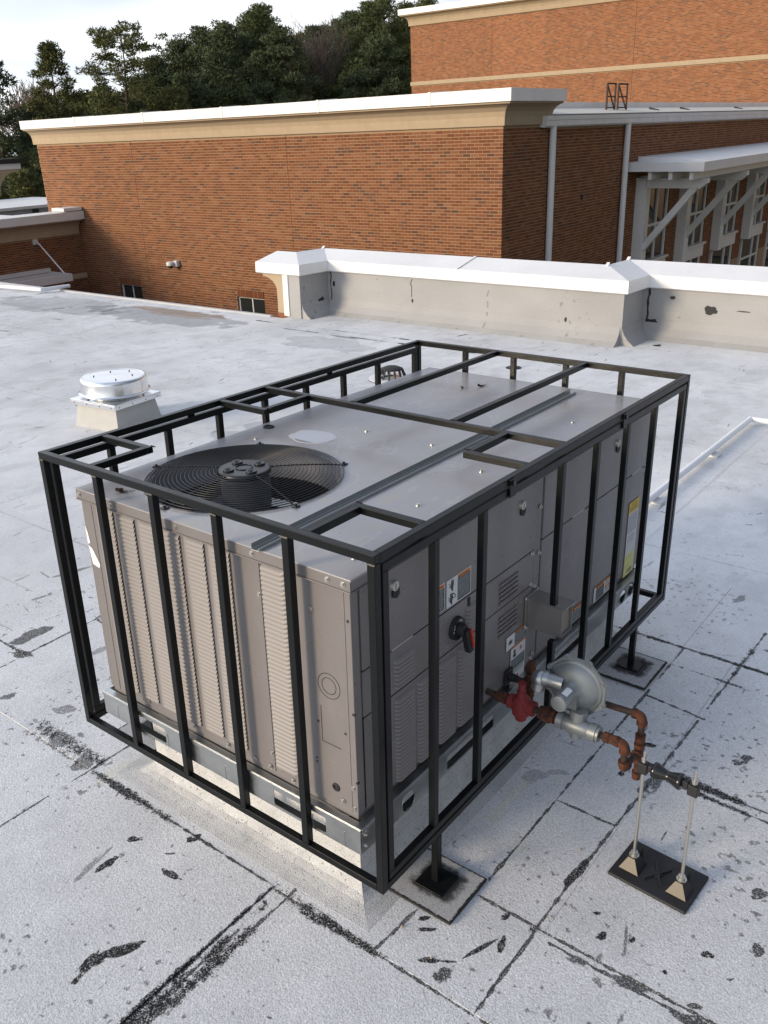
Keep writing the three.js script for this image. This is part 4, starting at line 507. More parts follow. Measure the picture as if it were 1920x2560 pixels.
// ---------------------------------------------------------------- parapet
{ const pm = (() => { const t = tex(1024, 256, (i, j, o) => { const x = i / 85.3, y = j / 256 * 1.0; let g = .33 * (.85 + .3 * fbm(x * 1.3 + 5, y * 1.6 + 3, 4)) * (.95 + .1 * hash(i, j)); const q = fbm(x * 22 + 20, y * 14 + 4, 4) * .8 + fbm(x * 1.2 + 60, y * 1.2, 2) * .35; let k = sm(.84, .90, q) * .35; for (const s of [1.9, 7.1]) { const d = Math.abs(x - s + (vn(y * 9, s) - .5) * .05); if (d < .02 && vn(y * 14 + s, 5) > .35) k = Math.max(k, .45 * sm(.016, .004, d)); } o[0] = g + (.03 - g) * k; o[1] = g * .995 + (.03 - g) * k; o[2] = g * .985 + (.03 - g) * k; }); t.repeat.set(1 / 12, 1); return std(C(1, 1, 1), .9, { map: t }); })();
  const pw = thing('parapet_wall', 'stepped grey parapet wall with white metal coping at the roof edge', 'parapet wall', [8.9, 0, -3.5]);
  P(pw, 'wall', [bx(8.10, 8.9, -.004, .66, -8.00, -7.72)], pm); P(pw, 'wall', [bx(8.74, 9.16, -.004, .66, -7.72, -2.98)], pm); P(pw, 'wall', [bx(8.74 + .4, 9.40, -.004, .66, -3.4, -2.985), bx(9.40, 9.86, -.004, .66, -3.4, 8)], pm);
  const cant = [[0, -.004], [.17, -.004], [.10, .05], [.03, .13], [0, .22]];
  P(pw, 'cant_strip', [prismZ(cant.map(([d, y]) => [8.74 - d, y]), -7.70, -3.0)], pm); P(pw, 'cant_strip', [prismZ(cant.map(([d, y]) => [9.40 - d, y]), -2.97, 8)], pm); P(pw, 'cant_strip', [prismX(cant.map(([d, y]) => [-2.982 + d, y]), 8.75, 9.39), prismX(cant.map(([d, y]) => [-7.718 + d, y]), 8.12, 8.73)], pm);
  // coping: fascia, sloping top, upstand at each corner
  const cp = [[.065, .632], [.072, .64], [.066, .785], [-.42, .90], [-.42, .60], [-.05, .60]], zx = [(d) => [8.10 - d, -8.54], (d) => [8.10 - d, -7.72 + d], (d) => [8.74 - d, -7.72 + d]];
  P(pw, 'coping', sweep(cp, [...zx, (d) => [8.74 - d, -5.362]]), M.coping);
  P(pw, 'coping', sweep(cp, [(d) => [8.74 - d, -5.356], (d) => [8.74 - d, -2.98 + d], (d) => [9.40 - d, -2.98 + d], (d) => [9.40 - d, 1.40]]), M.coping);
  P(pw, 'coping', sweep(cp, [(d) => [9.40 - d, 1.406], (d) => [9.40 - d, 8]]), M.coping);
  const cj = cp.map(([d, y]) => [d > 0 ? d + .004 : d, y > .7 ? y + .012 : y]); P(pw, 'coping_joint', sweep(cj, [(d) => [8.74 - d, -5.378], (d) => [8.74 - d, -5.340]]), M.coping); P(pw, 'coping_joint', sweep(cj, [(d) => [9.40 - d, 1.385], (d) => [9.40 - d, 1.422]]), M.coping);
  P(pw, 'corner_peak', [prismZ([[9.10, .885], [9.165, .895], [9.165, .935]], -8.16, -8.12)], M.coping); P(pw, 'corner_peak', [prismZ([[9.10, .885], [9.165, .895], [9.165, .93]], -3.42, -3.38)], M.coping); P(pw, 'corner_peak', [prismZ([[9.76, .885], [9.825, .895], [9.825, .935]], -3.42, -3.38)], M.coping);
  // moulded cornice end and trim
  const prof = [[-8.05, .05], [-8.205, .05], [-8.205, .06], [-8.20, .27], [-8.205, .40], [-8.23, .46], [-8.28, .51], [-8.35, .55], [-8.42, .57], [-8.48, .575], [-8.48, .634], [-8.05, .634]];
  P(pw, 'cornice', [prismX(prof, 8.115, 9.2)], M.cream); P(pw, 'trim_board', [bx(8.085, 8.2, .02, .634, -8.05, -7.945)], M.white);
  P(pw, 'brick_base', [bx(8.12, 9.2, -.34, .045, -8.22, -8.01)], std(C(.24, .09, .05), .9));
  // tar on the inner corners
  const blot = (cu, cv, ru, rv, sd, n = 22) => { const p = []; for (let k = 0; k < n; k++) { const a = k / n * 6.2832, r = .55 + .75 * vn(Math.cos(a) * 2.2 + sd, Math.sin(a) * 2.2 + sd * 1.7) + .25 * (hash(k, sd * 31 | 0) - .5); p.push([cu + ru * r * Math.cos(a), cv + rv * r * Math.sin(a)]); } return p; };
  const crack = (u, v0, v1, w, sd) => { const p = [], q = []; for (let k = 0; k <= 12; k++) { const v = v0 + (v1 - v0) * k / 12, m = u + .03 * (vn(k * .6, sd) - .5), h = w * (.25 + vn(k * .9, sd + 4)); p.push([m - h, v]); q.unshift([m + h, v]); } return p.concat(q); };
  for (const o of [crack(-2.93, .16, .62, .014, 3), blot(-2.86, .19, .07, .05, 5), blot(-2.14, .40, .08, .05, 9), blot(-2.62, .52, .03, .02, 12), blot(-2.7, .10, .05, .02, 15), blot(-1.75, .42, .10, .006, 19)]) P(pw, 'tar_patch', prismX(o, 9.392, 9.4012), M.dark);
  for (const o of [crack(-7.66, .16, .63, .007, 21), blot(-7.6, .44, .02, .04, 23), crack(-6.15, .35, .60, .0022, 25), blot(-6.14, .30, .012, .03, 27), blot(-3.74, .25, .014, .03, 33), blot(-3.25, .13, .06, .010, 35)]) P(pw, 'tar_patch', prismX(o, 8.732, 8.7412), M.dark);
  P(pw, 'tar_patch', prismZ(blot(8.58, .18, .09, .08, 41), -7.7205, -7.712), M.dark); }
// ---------------------------------------------------------------- brick houses (square with each other; coordinates in their own level frame)
const camB = [camera.position.x * ct + camera.position.y * st, -camera.position.x * st + camera.position.y * ct, camera.position.z];
const BT = [[.195, .076, .036], [.174, .066, .032], [.212, .085, .041], [.160, .062, .032], [.20, .088, .046], [.146, .056, .030], [.228, .104, .056], [.118, .058, .036], [.132, .063, .038], [.098, .053, .038]].map((c) => C(...c));
const pick = (h) => (h < .17 ? 0 : h < .33 ? 1 : h < .48 ? 2 : h < .62 ? 3 : h < .75 ? 4 : h < .85 ? 5 : h < .91 ? 6 : h < .945 ? 7 : h < .975 ? 8 : 9);
const brickBump = rep(grainBump, .6);
const brickMats = BT.map((color) => new THREE.MeshPhysicalMaterial({ color, roughness: .92, specularIntensity: .25, bumpMap: brickBump, bumpScale: .001 }));
const brickWhite = new THREE.MeshPhysicalMaterial({ color: C(1, 1, 1), roughness: .92, specularIntensity: .25 });
const brickG = new THREE.BoxGeometry(.1925, .0555, .05), CO = .069, BL = .2045;
function bricks(parent, face, plane, u0, u1, y0, y1, holes = [], single = 300, sd = 1, gain = 1) {   // face '-x': u is z; face '+z': u is x
  const list = [], n0 = Math.floor(y0 / CO), n1 = Math.ceil(y1 / CO);
  for (let r = n0; r < n1; r++) { const y = (r + .5) * CO; if (y - .03 < y0 || y + .03 > y1) continue;
    for (let k = Math.floor(u0 / BL) - 1; k <= Math.ceil(u1 / BL); k++) { let a = (k + (r & 1) * .5) * BL + .006, b = a + BL - .012; if (b <= u0 + .02 || a >= u1 - .02) continue; a = Math.max(a, u0); b = Math.min(b, u1);
      let cut = false; for (const [h0, h1, g0, g1] of holes) { if (y + .03 > g0 && y - .03 < g1 && b > h0 && a < h1) { if (a >= h0 - .03 && b <= h1 + .03) { cut = true; break; } if (a < h0) b = Math.min(b, h0); else a = Math.max(a, h1); if (b - a < .02) { cut = true; break; } } } if (cut) continue;
      const u = (a + b) / 2, pos = face === '-x' ? [plane + .025, y, u] : [u, y, plane - .025], h = hash(r * 7 + sd * 91, k * 13 + sd);
      list.push({ pos, s: (b - a) / .1925, h, out: (hash(r + 5, k + sd * 3) - .5) * .003, d: (pos[0] - camB[0]) ** 2 + (pos[1] - camB[1]) ** 2 + (pos[2] - camB[2]) ** 2 }); } }
  list.sort((a, b) => a.d - b.d);
  const base = origin.get(parent), rot = face === '-x' ? Math.PI / 2 : 0;
  list.slice(0, single).forEach((q) => { const m = PI(parent, 'brick', brickG, brickMats[pick(q.h)], q.pos, [0, rot, 0], [q.s, 1, 1]); if (face === '-x') m.position.x += q.out; else m.position.z += q.out; });
  const rest = list.slice(single); if (!rest.length) return;
  const im = new THREE.InstancedMesh(brickG, brickWhite, rest.length), q4 = new THREE.Quaternion().setFromEuler(new THREE.Euler(0, rot, 0)), mm = new THREE.Matrix4(), cc = new THREE.Color();
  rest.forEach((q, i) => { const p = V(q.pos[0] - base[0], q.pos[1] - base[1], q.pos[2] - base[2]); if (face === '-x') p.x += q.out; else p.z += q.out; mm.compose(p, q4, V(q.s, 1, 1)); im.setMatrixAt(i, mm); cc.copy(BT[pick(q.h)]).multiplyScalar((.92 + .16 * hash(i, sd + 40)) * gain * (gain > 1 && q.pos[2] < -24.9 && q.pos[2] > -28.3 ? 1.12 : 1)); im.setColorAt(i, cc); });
  im.name = 'brick_field'; im.userData.kind = 'stuff'; im.castShadow = im.receiveShadow = true; parent.add(im); origin.set(im, base);
}
const CORN = (y) => [[-.02, y], [.06, y], [.07, y + .17], [.10, y + .27], [.17, y + .35], [.26, y + .40], [.34, y + .415], [.34, y + .475], [-.02, y + .475]];
const COPE = (y) => [[-.3, y + .476], [.36, y + .476], [.375, y + .455], [.395, y + .455], [.40, y + .70], [-.3, y + .72]];

// the long brick block across the court
{ const X = 16, ZL = -26.2, ZR = -8.9, h = thing('brick_building', 'long low red brick block with cream cornice and white coping across the court', 'building', [17, -4.5, -17.5], { b: true });
  const wins = [[-22.92, -21.86, -3.1, -1.66], [-17.56, -16.46, -3.1, -1.66]];
  P(h, 'wall', [bx(16.0035, 16.4, -1.66, 2.34, ZL, ZR - .0035), bx(16.0035, 16.4, -4.5, -3.1, ZL, ZR - .0035), bx(16.0035, 16.4, -3.1, -1.66, ZL, -22.92), bx(16.0035, 16.4, -3.1, -1.66, -21.86, -17.56), bx(16.0035, 16.4, -3.1, -1.66, -16.46, ZR - .0035), bx(16.4, 18.02, -4.5, 2.34, ZR - .4, ZR - .0035), bx(16.4, 18.02, -4.5, 2.34, ZL, ZL + .4), bx(17.8, 18.02, -4.5, 2.34, ZL + .4, ZR - .4)], M.mortar);
  bricks(h, '-x', X, ZL, ZR, -2.75, 2.33, wins, 300, 1);
  bricks(h, '+z', ZR, X + .05, 18.02, -2.4, 2.33, [], 240, 2);
  const lintel = new THREE.BoxGeometry(.05, .2, .058);
  for (const [a, b] of wins) { for (let z = a + .035; z < b; z += .0675) PI(h, 'lintel_brick', lintel, brickMats[pick(hash(z * 100 | 0, 5)) % 6], [X + .024, -1.765, z]);
    const fr = P(h, 'window', [bx(16.07, 16.12, -1.90, -1.868, a, b), bx(16.07, 16.12, -3.1, -1.90, a, a + .05), bx(16.07, 16.12, -3.1, -1.90, b - .05, b), bx(16.075, 16.115, -3.1, -1.9, (a + b) / 2 - .02, (a + b) / 2 + .02)], M.white);
    P(fr, 'pane', bx(16.09, 16.10, -3.1, -1.9, a + .05, (a + b) / 2 - .02), M.glass); P(fr, 'pane', bx(16.09, 16.10, -3.1, -1.9, (a + b) / 2 + .02, b - .05), M.glass); P(h, 'reveal', bx(16.05, 16.39, -3.1, -1.87, a, b).translate(.12, 0, 0), M.dark); }
  P(h, 'cornice', sweep(CORN(2.33), [(d) => [X - d, ZL - .1], (d) => [X - d, ZR + d], (d) => [18.06, ZR + d]]), M.cream);
  const cuts = [ZL - .12, -23.4, -20.2, -17.0, -13.7, -10.5];
  cuts.forEach((z, i) => P(h, 'coping', sweep(COPE(2.33), i + 1 < cuts.length ? [(d) => [X - d, z], (d) => [X - d, cuts[i + 1] - .006]] : [(d) => [X - d, z], (d) => [X - d, ZR + d], (d) => [18.09, ZR + d]]), M.coping));
  cuts.slice(1).forEach((z) => P(h, 'coping_joint', sweep([[-.3, 3.0], [.405, 2.78], [.41, 3.045], [-.3, 3.075]], [(d) => [X - d, z - .04], (d) => [X - d, z + .03]]), M.coping));
  P(h, 'roof', bx(16.2, 18.0, 2.5, 2.95, ZL, ZR - .1), M.white);
  for (const z of [-21.41, -15.21]) P(h, 'control_joint', bx(15.9985, 16.02, -1.6, 2.33, z, z + .015), brickMats[5]);
  { const c = thing('security_camera', 'white dome security camera on an arm on the brick wall', 'security camera', [16, -1.1, -20], { b: true }); P(c, 'mount', [rb(15.86, 15.998, -1.16, -.98, -20.02, -19.86, .03, 3)], M.white); P(c, 'arm', [cyl([15.92, -1.03, -19.95], [15.80, -1.05, -20.02], .05, .05, 14)], M.white); P(c, 'dome', [lathe([[0, .08], [.09, .075], [.115, .05], [.115, -.03], [.10, -.035], [0, -.035]], 24).translate(15.78, -1.08, -20.05)], M.white); P(c, 'lens_cover', new THREE.SphereGeometry(.085, 18, 10, 0, 7, 1.57, 1.57).translate(15.78, -1.115, -20.05), M.dark); } }

// the gallery wing in shade
{ const Z = -8.9, h = thing('gallery_building', 'shaded red brick wing with white gutter, window bays and white brackets', 'building', [27, -4.5, -10.5], { b: true });
  const bays = [0, 1, 2, 3, 4].map((k) => 23.4 + 3.5 * k), holes = bays.map((x) => [x + .02, x + 2.66, -4.4, .88]);
  const strips = [bx(18.025, 23.4, -4.5, .88, Z - .4, Z - .0035), bx(18.025, 44, .88, 2.26, Z - .4, Z - .0035), bx(18.025, 44, -4.5, -4.4, Z - .4, Z - .007)]; bays.forEach((x, k) => strips.push(bx(x + 2.68, k < 4 ? x + 3.5 : 44, -4.4, .88, Z - .4, Z - .0035)));
  P(h, 'wall', strips, M.mortar); bricks(h, '+z', Z, 18.03, 40, -2.6, 2.25, holes, 300, 3);
  P(h, 'gutter', [sweep([[.0, 2.27], [.12, 2.255], [.17, 2.29], [.17, 2.40], [.185, 2.41], [.19, 2.50], [0, 2.50]], [(d) => [17.62, Z + d], (d) => [44, Z + d]])], M.white);
  for (let x = 18.6; x < 40; x += 1.05) P(h, 'gutter_strap', bx(x, x + .03, 2.262, 2.42, Z + .172, Z + .178), M.white);
  P(h, 'roof', [sweep([[-.02, 2.51], [.02, 2.535], [-1.1, 2.70], [-1.1, 2.51]], [(d) => [18.1, Z + d], (d) => [44, Z + d]])], std(C(.66, .63, .56), .8, { map: grimeB }));
  P(h, 'ridge_cap', [bx(18.1, 44, 2.69, 2.835, Z - 1.25, Z - 1.10)], M.coping);
  for (const x of [25.4, 27.9, 33.3, 38]) P(h, 'roof_clamp', [bar([x, 2.58, Z - .3], [x + .05, 2.66, Z - .6], .05, .05)], M.dark);
  // canopy
  P(h, 'canopy', [bx(22.59, 44, 1.07, 1.30, Z + .01, -6.78), sweep([[2.12, 1.301], [.01, 1.301], [.01, 1.42]], [(d) => [23.4, Z + d], (d) => [44, Z + d]])], M.white);
  for (const z of [-8.25, -7.69, -7.13]) P(h, 'purlin', bx(22.70, 44, .865, 1.068, z - .05, z + .05), M.white);
  const fr = (a, b, c, d, e, f) => bx(a, b, c, d, e, f);
  bays.forEach((x, k) => {
    P(h, 'column', [rb(x, x + .36, -1.9, .864, Z - .1, Z + .30, .01, 1)], M.white);
    P(h, 'bracket_beam', [prismX([[Z + .305, .60], [Z + .305, .862], [-6.95, .862], [-6.95, .74], [-7.12, .60]], x + .06, x + .28)], M.white);
    P(h, 'strut', [bar([x + .17, -1.05, Z + .25], [x + .17, .64, Z + 1.62], .16, .17)], M.white);
    const w0 = x + .38, w1 = x + 2.64, zz = Z - .12;
    const win = P(h, 'window', [fr(w0, w1, .80, .88, zz, zz + .1), fr(w0, w0 + .09, -1.5, .80, zz, zz + .1), fr(w1 - .09, w1, -1.5, .80, zz, zz + .1), fr(w0 + 1.38, w0 + 1.46, -1.5, .80, zz, zz + .1), fr(w0 + .09, w0 + 1.38, -.56, -.48, zz + .002, zz + .098), fr(w0 + 1.46, w1 - .09, -.56, -.48, zz + .002, zz + .098)], M.white);
    for (const [a, b] of [[w0 + .09, w0 + 1.38], [w0 + 1.46, w1 - .09]]) for (const [c, d] of [[-1.5, -.56], [-.48, .80]]) P(win, 'pane', bx(a, b, c, d, zz + .04, zz + .05), M.glass);
    P(h, 'sill_panel', [bx(w0, w1, -1.96, -1.5, zz - .02, Z + .06), bx(w0 - .02, w1 + .02, -1.56, -1.5, Z + .06, Z + .14)], M.white);
    const low = P(h, 'window', [fr(w0, w0 + .09, -4.4, -1.97, zz, zz + .1), fr(w1 - .09, w1, -4.4, -1.97, zz, zz + .1), fr(w0 + 1.38, w0 + 1.46, -4.4, -1.97, zz, zz + .1), fr(w0 + .09, w0 + 1.38, -2.75, -2.68, zz + .002, zz + .098), fr(w0 + 1.46, w1 - .09, -2.75, -2.68, zz + .002, zz + .098)], M.white);
    for (const [a, b] of [[w0 + .09, w0 + 1.38], [w0 + 1.46, w1 - .09]]) P(low, 'pane', bx(a, b, -4.4, -1.97, zz + .04, zz + .05), M.glass); });
  P(h, 'back_wall', [bx(18.03, 44, -4.5, 2.5, -13, -12.8), bx(43.8, 44, -4.5, 2.26, -12.8, Z - .41), bx(18.03, 43.8, 2.40, 2.5, -12.8, Z - .41)], M.mortar);
  for (const [x, c] of [[18.08, -1.38], [22.33, -1.5]]) { const d = P(h, 'downspout', cyl([x, -4.5, Z + .10], [x, 2.28, Z + .10], .078, .078, 20), M.white); P(d, 'pipe_clip', bx(x - .22, x - .07, c, c + .07, Z + .002, Z + .06), M.white); }
  P(h, 'wall_vent', [bx(19.9, 19.98, .56, .68, Z + .002, Z + .03)], M.dark);
  const r = thing('roof_guard_rail', 'pair of dark metal guard rails standing on the gallery roof', 'guard rail', [23, 2.6, -9.5], { b: true }); const br = std(C(.05, .028, .02), .8);
  for (const [a, b] of [[22.43, 22.95], [23.15, 23.73]]) P(r, 'rail_frame', [bx(a, a + .04, 2.56, 3.28, -9.52, -9.48), bx(b, b + .04, 2.56, 3.28, -9.52, -9.48), bx(a + .04, b, 3.24, 3.28, -9.518, -9.482), bx(a + .04, b, 2.93, 2.96, -9.518, -9.482), bx(a + .04, b, 2.66, 2.69, -9.518, -9.482), bar([a + .05, 3.2, -9.5], [b - .01, 2.66, -9.5], .03, .03)], br); }

// the tall sunlit hall behind
{ const X = 48, h = thing('tall_brick_hall', 'tall orange brick hall with cream band and cornice rising behind the lower blocks', 'building', [52, -4.5, -12], { b: true });
  P(h, 'wall', [bx(X + .0035, X + 14, -4.5, 8.18, -34.1, 14)], M.mortar);
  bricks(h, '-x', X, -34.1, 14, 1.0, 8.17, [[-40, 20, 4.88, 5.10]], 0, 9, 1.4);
  P(h, 'band', bx(X - .06, X + .005, 4.885, 5.095, -34.15, 14), M.cream);
  const k = (y) => CORN(y).map(([d, q]) => [d * 1.35, y + (q - y) * 1.3]), kc = (y) => COPE(y).map(([d, q]) => [d * 1.35, y + (q - y) * 1.3]);
  P(h, 'cornice', sweep(k(8.17), [(d) => [X - d, -34.1 - d], (d) => [X - d, 14]]), M.cream); P(h, 'coping', sweep(kc(8.17), [(d) => [X - d, -34.1 - d], (d) => [X - d, 14]]), M.coping);
  P(h, 'roof', bx(X + .3, X + 14, 8.2, 8.95, -33.9, 14), M.white);
  for (const [a, b, z] of [[2.2, 4.88, -19.6], [5.1, 8.17, -19.6], [5.1, 8.17, -28.3]]) P(h, 'control_joint', bx(X - .003, X + .02, a, b, z, z + .02), brickMats[5]); }

// the low wing at the end of the court, its awning, and what stands beyond it
{ const Z = -24.63, h = thing('brick_wing', 'low shaded brick wing with grey coping meeting the long brick block', 'building', [12.5, -4.5, -25.5], { b: true });
  P(h, 'wall', [bx(6, 15.99, -4.5, -.34, Z - .5, Z - .0035)], M.mortar); bricks(h, '+z', Z, 11, 15.985, -2.6, -.36, [[13.2, 15.1, -4, -1.78]], 120, 12);
  P(h, 'cornice', sweep(CORN(-.36), [(d) => [6, Z + d], (d) => [15.93, Z + d]]), M.cream); P(h, 'coping', sweep(COPE(-.36), [(d) => [6, Z + d], (d) => [15.985, Z + d]]), M.white);
  P(h, 'coping_end', rb(15.3, 15.97, .362, .46, Z - .3, Z + .36, .01, 1), M.white);
  P(h, 'roof', bx(6, 15.98, -.3, .1, -33.4, Z - .31), M.white);
  P(h, 'stone_band', bx(15.0, 15.985, -1.76, -1.6, Z + .002, Z + .03), M.cream); P(h, 'window', bx(13.2, 15.1, -4, -1.78, Z - .10, Z - .05), M.glass);
  const a = thing('metal_awning', 'grey slatted metal awning hung from the shaded wing by a tie rod', 'awning', [13.5, -1.5, Z], { b: true });
  P(a, 'front_fascia', [bx(9.5, 14.62, -1.60, -1.38, -23.43, -23.38)], M.white); P(a, 'end_fascia', bx(14.57, 14.62, -1.60, -1.38, Z + .01, -23.432), M.white); P(a, 'wall_channel', bx(9.5, 14.62, -1.40, -1.28, Z + .004, Z + .12), M.white);
  for (let k = 0; k < 10; k++) { const z = Z + .18 + k * .105; P(a, 'slat', bar([9.5, -1.45, z], [14.56, -1.45, z], .012, .09), M.white); }
  P(a, 'tie_rod', cyl([14.36, -.42, Z + .03], [14.42, -1.37, -23.46], .022, .022, 10), M.white); P(a, 'wall_plate', bx(14.24, 14.42, -.53, -.37, Z + .003, Z + .03), M.white);
  const f = thing('rear_roof', 'distant lower roof with white edge cap behind the shaded wing', 'building', [17, -4.5, -36], { b: true }); P(f, 'wall', [bx(10, 24, -4.5, -.12, -40, -34)], std(C(.36, .37, .40), .9, { map: grimeB })); P(f, 'edge_cap', [bx(10, 24.05, -.115, .0, -40, -33.93)], M.white); P(f, 'roof_curb', bx(20.2, 20.45, -.5, -.14, -33.99, -33.9), M.dark);
  const p = thing('entrance_pavilion', 'distant entrance pavilion with pale fascia, arch and brick pier', 'building', [21, -4.5, -43], { b: true });
  P(p, 'fascia', bx(14, 24.95, 1.26, 1.52, -46, -42), M.white); P(p, 'roof', bx(13.9, 25.0, 1.525, 1.75, -46.1, -41.9), M.dark);
  { const s = [[23.5, -4.5], [23.5, .2]]; for (let k = 0; k <= 10; k++) { const q = Math.PI * .5 * k / 10; s.push([24.75 - 1.15 * Math.cos(q), .1 + 1.05 * Math.sin(q)]); } s.push([24.9, 1.255], [23.2, 1.255], [23.2, -4.5]); P(p, 'arch', prismZ(s, -42.6, -42.05), M.cream); } P(p, 'pier', bx(20.5, 23.75, -4.5, -.35, -42.7, -42.04), brickMats[3]); }

// ground far below
{ const gtex = (() => { const F = wrapF((u, v) => fbm(u * 14 + 4, v * 14 + 9, 5), 512); return tex(512, 512, (i, j, o) => { const q = F(i, j), h = hash(i, j); o[0] = .085 + .07 * q + .03 * h; o[1] = .085 + .055 * q + .03 * h; o[2] = .04 + .025 * q + .015 * h; }); })(); gtex.repeat.set(.06, .06);
  const g = structure('ground', 'winter grass ground below the roofs'); g.rotation.z = TILT; P(g, 'lawn', new THREE.PlaneGeometry(1400, 1400).rotateX(-Math.PI / 2).translate(0, -4.62, 0), std(C(1, 1, 1), .95, { map: gtex }));
  const r = structure('road', 'pale road beyond the buildings'); r.rotation.z = TILT; P(r, 'carriageway', bx(-200, 400, -4.616, -4.60, -126, -113), std(C(.26, .255, .24), .9, { map: rep(grime, .2) })); P(r, 'kerb', bx(-200, 400, -4.612, -4.48, -112.9, -112.6), std(C(.45, .44, .41), .9)); P(r, 'sunlit_verge', bx(-200, 400, -4.614, -4.60, -112.5, -104), std(C(.42, .36, .26), .95, { map: rep(grime, .3) }));  // roadside strip coloured pale and warm as if in sunlight
  const c = structure('courtyard', 'paved court between the roofs'); c.rotation.z = TILT; P(c, 'paving', bx(8, 16.2, -4.615, -4.55, -24.6, 12), std(C(.2, .19, .18), .9, { map: grimeB }));
  const f = thing('own_building_wall', 'brick wall below the edge of this roof', 'wall', [8, -4.5, -16]); P(f, 'wall', bx(-10, 7.98, -4.9, -.352, -34, 10), brickMats[1]); P(f, 'gravel_stop', [rb(7.985, 8.06, -.36, .016, -34, -8.25, .006, 2)], std(C(.5, .5, .5), .7, { map: rep(grime, 1) })); }
// ---------------------------------------------------------------- trees
const bark = std(C(.075, .058, .045), .95, { map: rep(grime, .8) }), twigMat = std(C(.12, .098, .086), .95);
const needleMats = [leafMat(.082, .104, .038), leafMat(.096, .112, .038), leafMat(.070, .092, .042), leafMat(.108, .116, .040)];
function limb(a, b, r0, r1, seg = 6) { return cyl([a.x, a.y, a.z], [b.x, b.y, b.z], r0, r1, seg, true); }
function pine(label, bxp, bzp, H, R, o = {}) {                     // crown of needle tufts on whorled limbs
  const y0 = -4.6, t = thing(o.name || 'pine_tree', label, 'tree', [bxp, y0, bzp], { b: true, group: o.group }); const lean = [rr(-.5, .5), rr(-.5, .5)];
  const at = (f) => V(bxp + lean[0] * f + .25 * Math.sin(f * 5 + bxp), y0 + H * f, bzp + lean[1] * f + .25 * Math.cos(f * 4 + bzp)), wood = [], r0 = H * .017;
  for (let k = 0; k < 8; k++) wood.push(limb(at(k / 8), at((k + 1) / 8), r0 * (1 - k / 8.6), r0 * (1 - (k + 1) / 8.6), 8));
  const lo = o.from ?? .32, open = o.open ?? 0, clumps = [], n = o.limbs ?? 34;
  for (let k = 0; k < n; k++) { const f = lo + (1 - lo) * Math.pow((k + rnd() * .8) / n, .9), a = k * 2.4 + rr(-.5, .5), prof = o.round ? Math.sqrt(Math.max(.05, 1 - ((f - (lo + .55 * (1 - lo))) / (.62 * (1 - lo))) ** 2)) : Math.pow(1 - f, .62) * 1.25 + .06, len = R * prof * rr(.55, 1.12), p = at(Math.min(f, .985)), e = V(p.x + Math.cos(a) * len, p.y + len * rr(.05, .45), p.z + Math.sin(a) * len), m = p.clone().lerp(e, .55); m.y += len * rr(-.06, .1);
    wood.push(limb(p, m, r0 * .34 * (1.1 - f), r0 * .22 * (1.1 - f), 5), limb(m, e, r0 * .22 * (1.1 - f), .015, 4));
    const q = Math.max(2, Math.round(len * (1.5 - open * .8))); for (let i = 0; i < q; i++) { const s = rr(.38 + open * .25, 1.05), c = p.clone().lerp(e, s); c.x += rr(-.5, .5) * len * .35; c.z += rr(-.5, .5) * len * .35; c.y += rr(-.12, .3) * len * .4; clumps.push([c, rr(.38, .8) * (1 - open * .25) * (o.clump ?? 1)]); if (open) wood.push(limb(m, c, .03, .012, 4)); } }
  clumps.push([at(.99), .5], [at(.94), .6]);
  const pos = [], nor = [];
  for (const [c, r] of clumps) { const cnt = Math.round(150 * r / .6 * (o.dens ?? 1)); for (let i = 0; i < cnt; i++) { let x = rr(-1, 1), y = rr(-1, 1), z = rr(-1, 1); const l = Math.hypot(x, y, z) || 1, k = Math.cbrt(rnd()) / l; x *= k; y *= k; z *= k; const px = c.x + x * r * 1.15, py = c.y + y * r * .62, pz = c.z + z * r * 1.15, s = rr(.16, .34), dx = x + rr(-.9, .9), dy = y * .7 + rr(-.3, 1.0), dz = z + rr(-.9, .9), dl = Math.hypot(dx, dy, dz) || 1, ux = dx / dl * s, uy = dy / dl * s, uz = dz / dl * s, w = rr(.035, .075), wx = rr(-1, 1) * w, wy = rr(-1, 1) * w, wz = rr(-1, 1) * w;
      pos.push(px - wx, py - wy, pz - wz, px + wx, py + wy, pz + wz, px + ux, py + uy, pz + uz); const nl = Math.hypot(x, y + .35, z) || 1; for (let q = 0; q < 3; q++) nor.push(x / nl, (y + .35) / nl, z / nl); } }
  const g = new THREE.BufferGeometry(); g.setAttribute('position', new THREE.Float32BufferAttribute(pos, 3)); g.computeVertexNormals();
  P(t, 'trunk', wood, bark); P(t, 'crown', g, needleMats[(o.tone ?? Math.floor(rnd() * 4)) % 4]); return t;
}
function bare(label, bxp, bzp, H, spread, o = {}) {                // leafless tree
  const y0 = -4.6, t = thing('bare_tree', label, 'tree', [bxp, y0, bzp], { b: true, group: o.group }), tr = [], tw = [];
  const grow = (p, d, len, r, lv) => { const e = p.clone().addScaledVector(d, len); (lv < 2 ? tr : tw).push(limb(p, e, r, r * .62, lv < 2 ? 7 : lv < 4 ? 4 : 3)); if (lv >= (o.lv ?? 6)) return; const n = lv < 1 ? 4 : lv < 5 ? 3 : 2; for (let k = 0; k < n; k++) { const q = d.clone().add(V(rr(-1, 1) * spread, rr(-.15, .55), rr(-1, 1) * spread)).normalize(); grow(p.clone().lerp(e, rr(.55, 1)), q, len * rr(.58, .82), Math.max(o.far ? .035 : .012, r * .58), lv + 1); } };
  grow(V(bxp, y0, bzp), V(rr(-.05, .05), 1, rr(-.05, .05)).normalize(), H * .34, H * .012, 0);
  P(t, 'trunk', tr, bark); P(t, 'crown', tw, twigMat); return t;
}
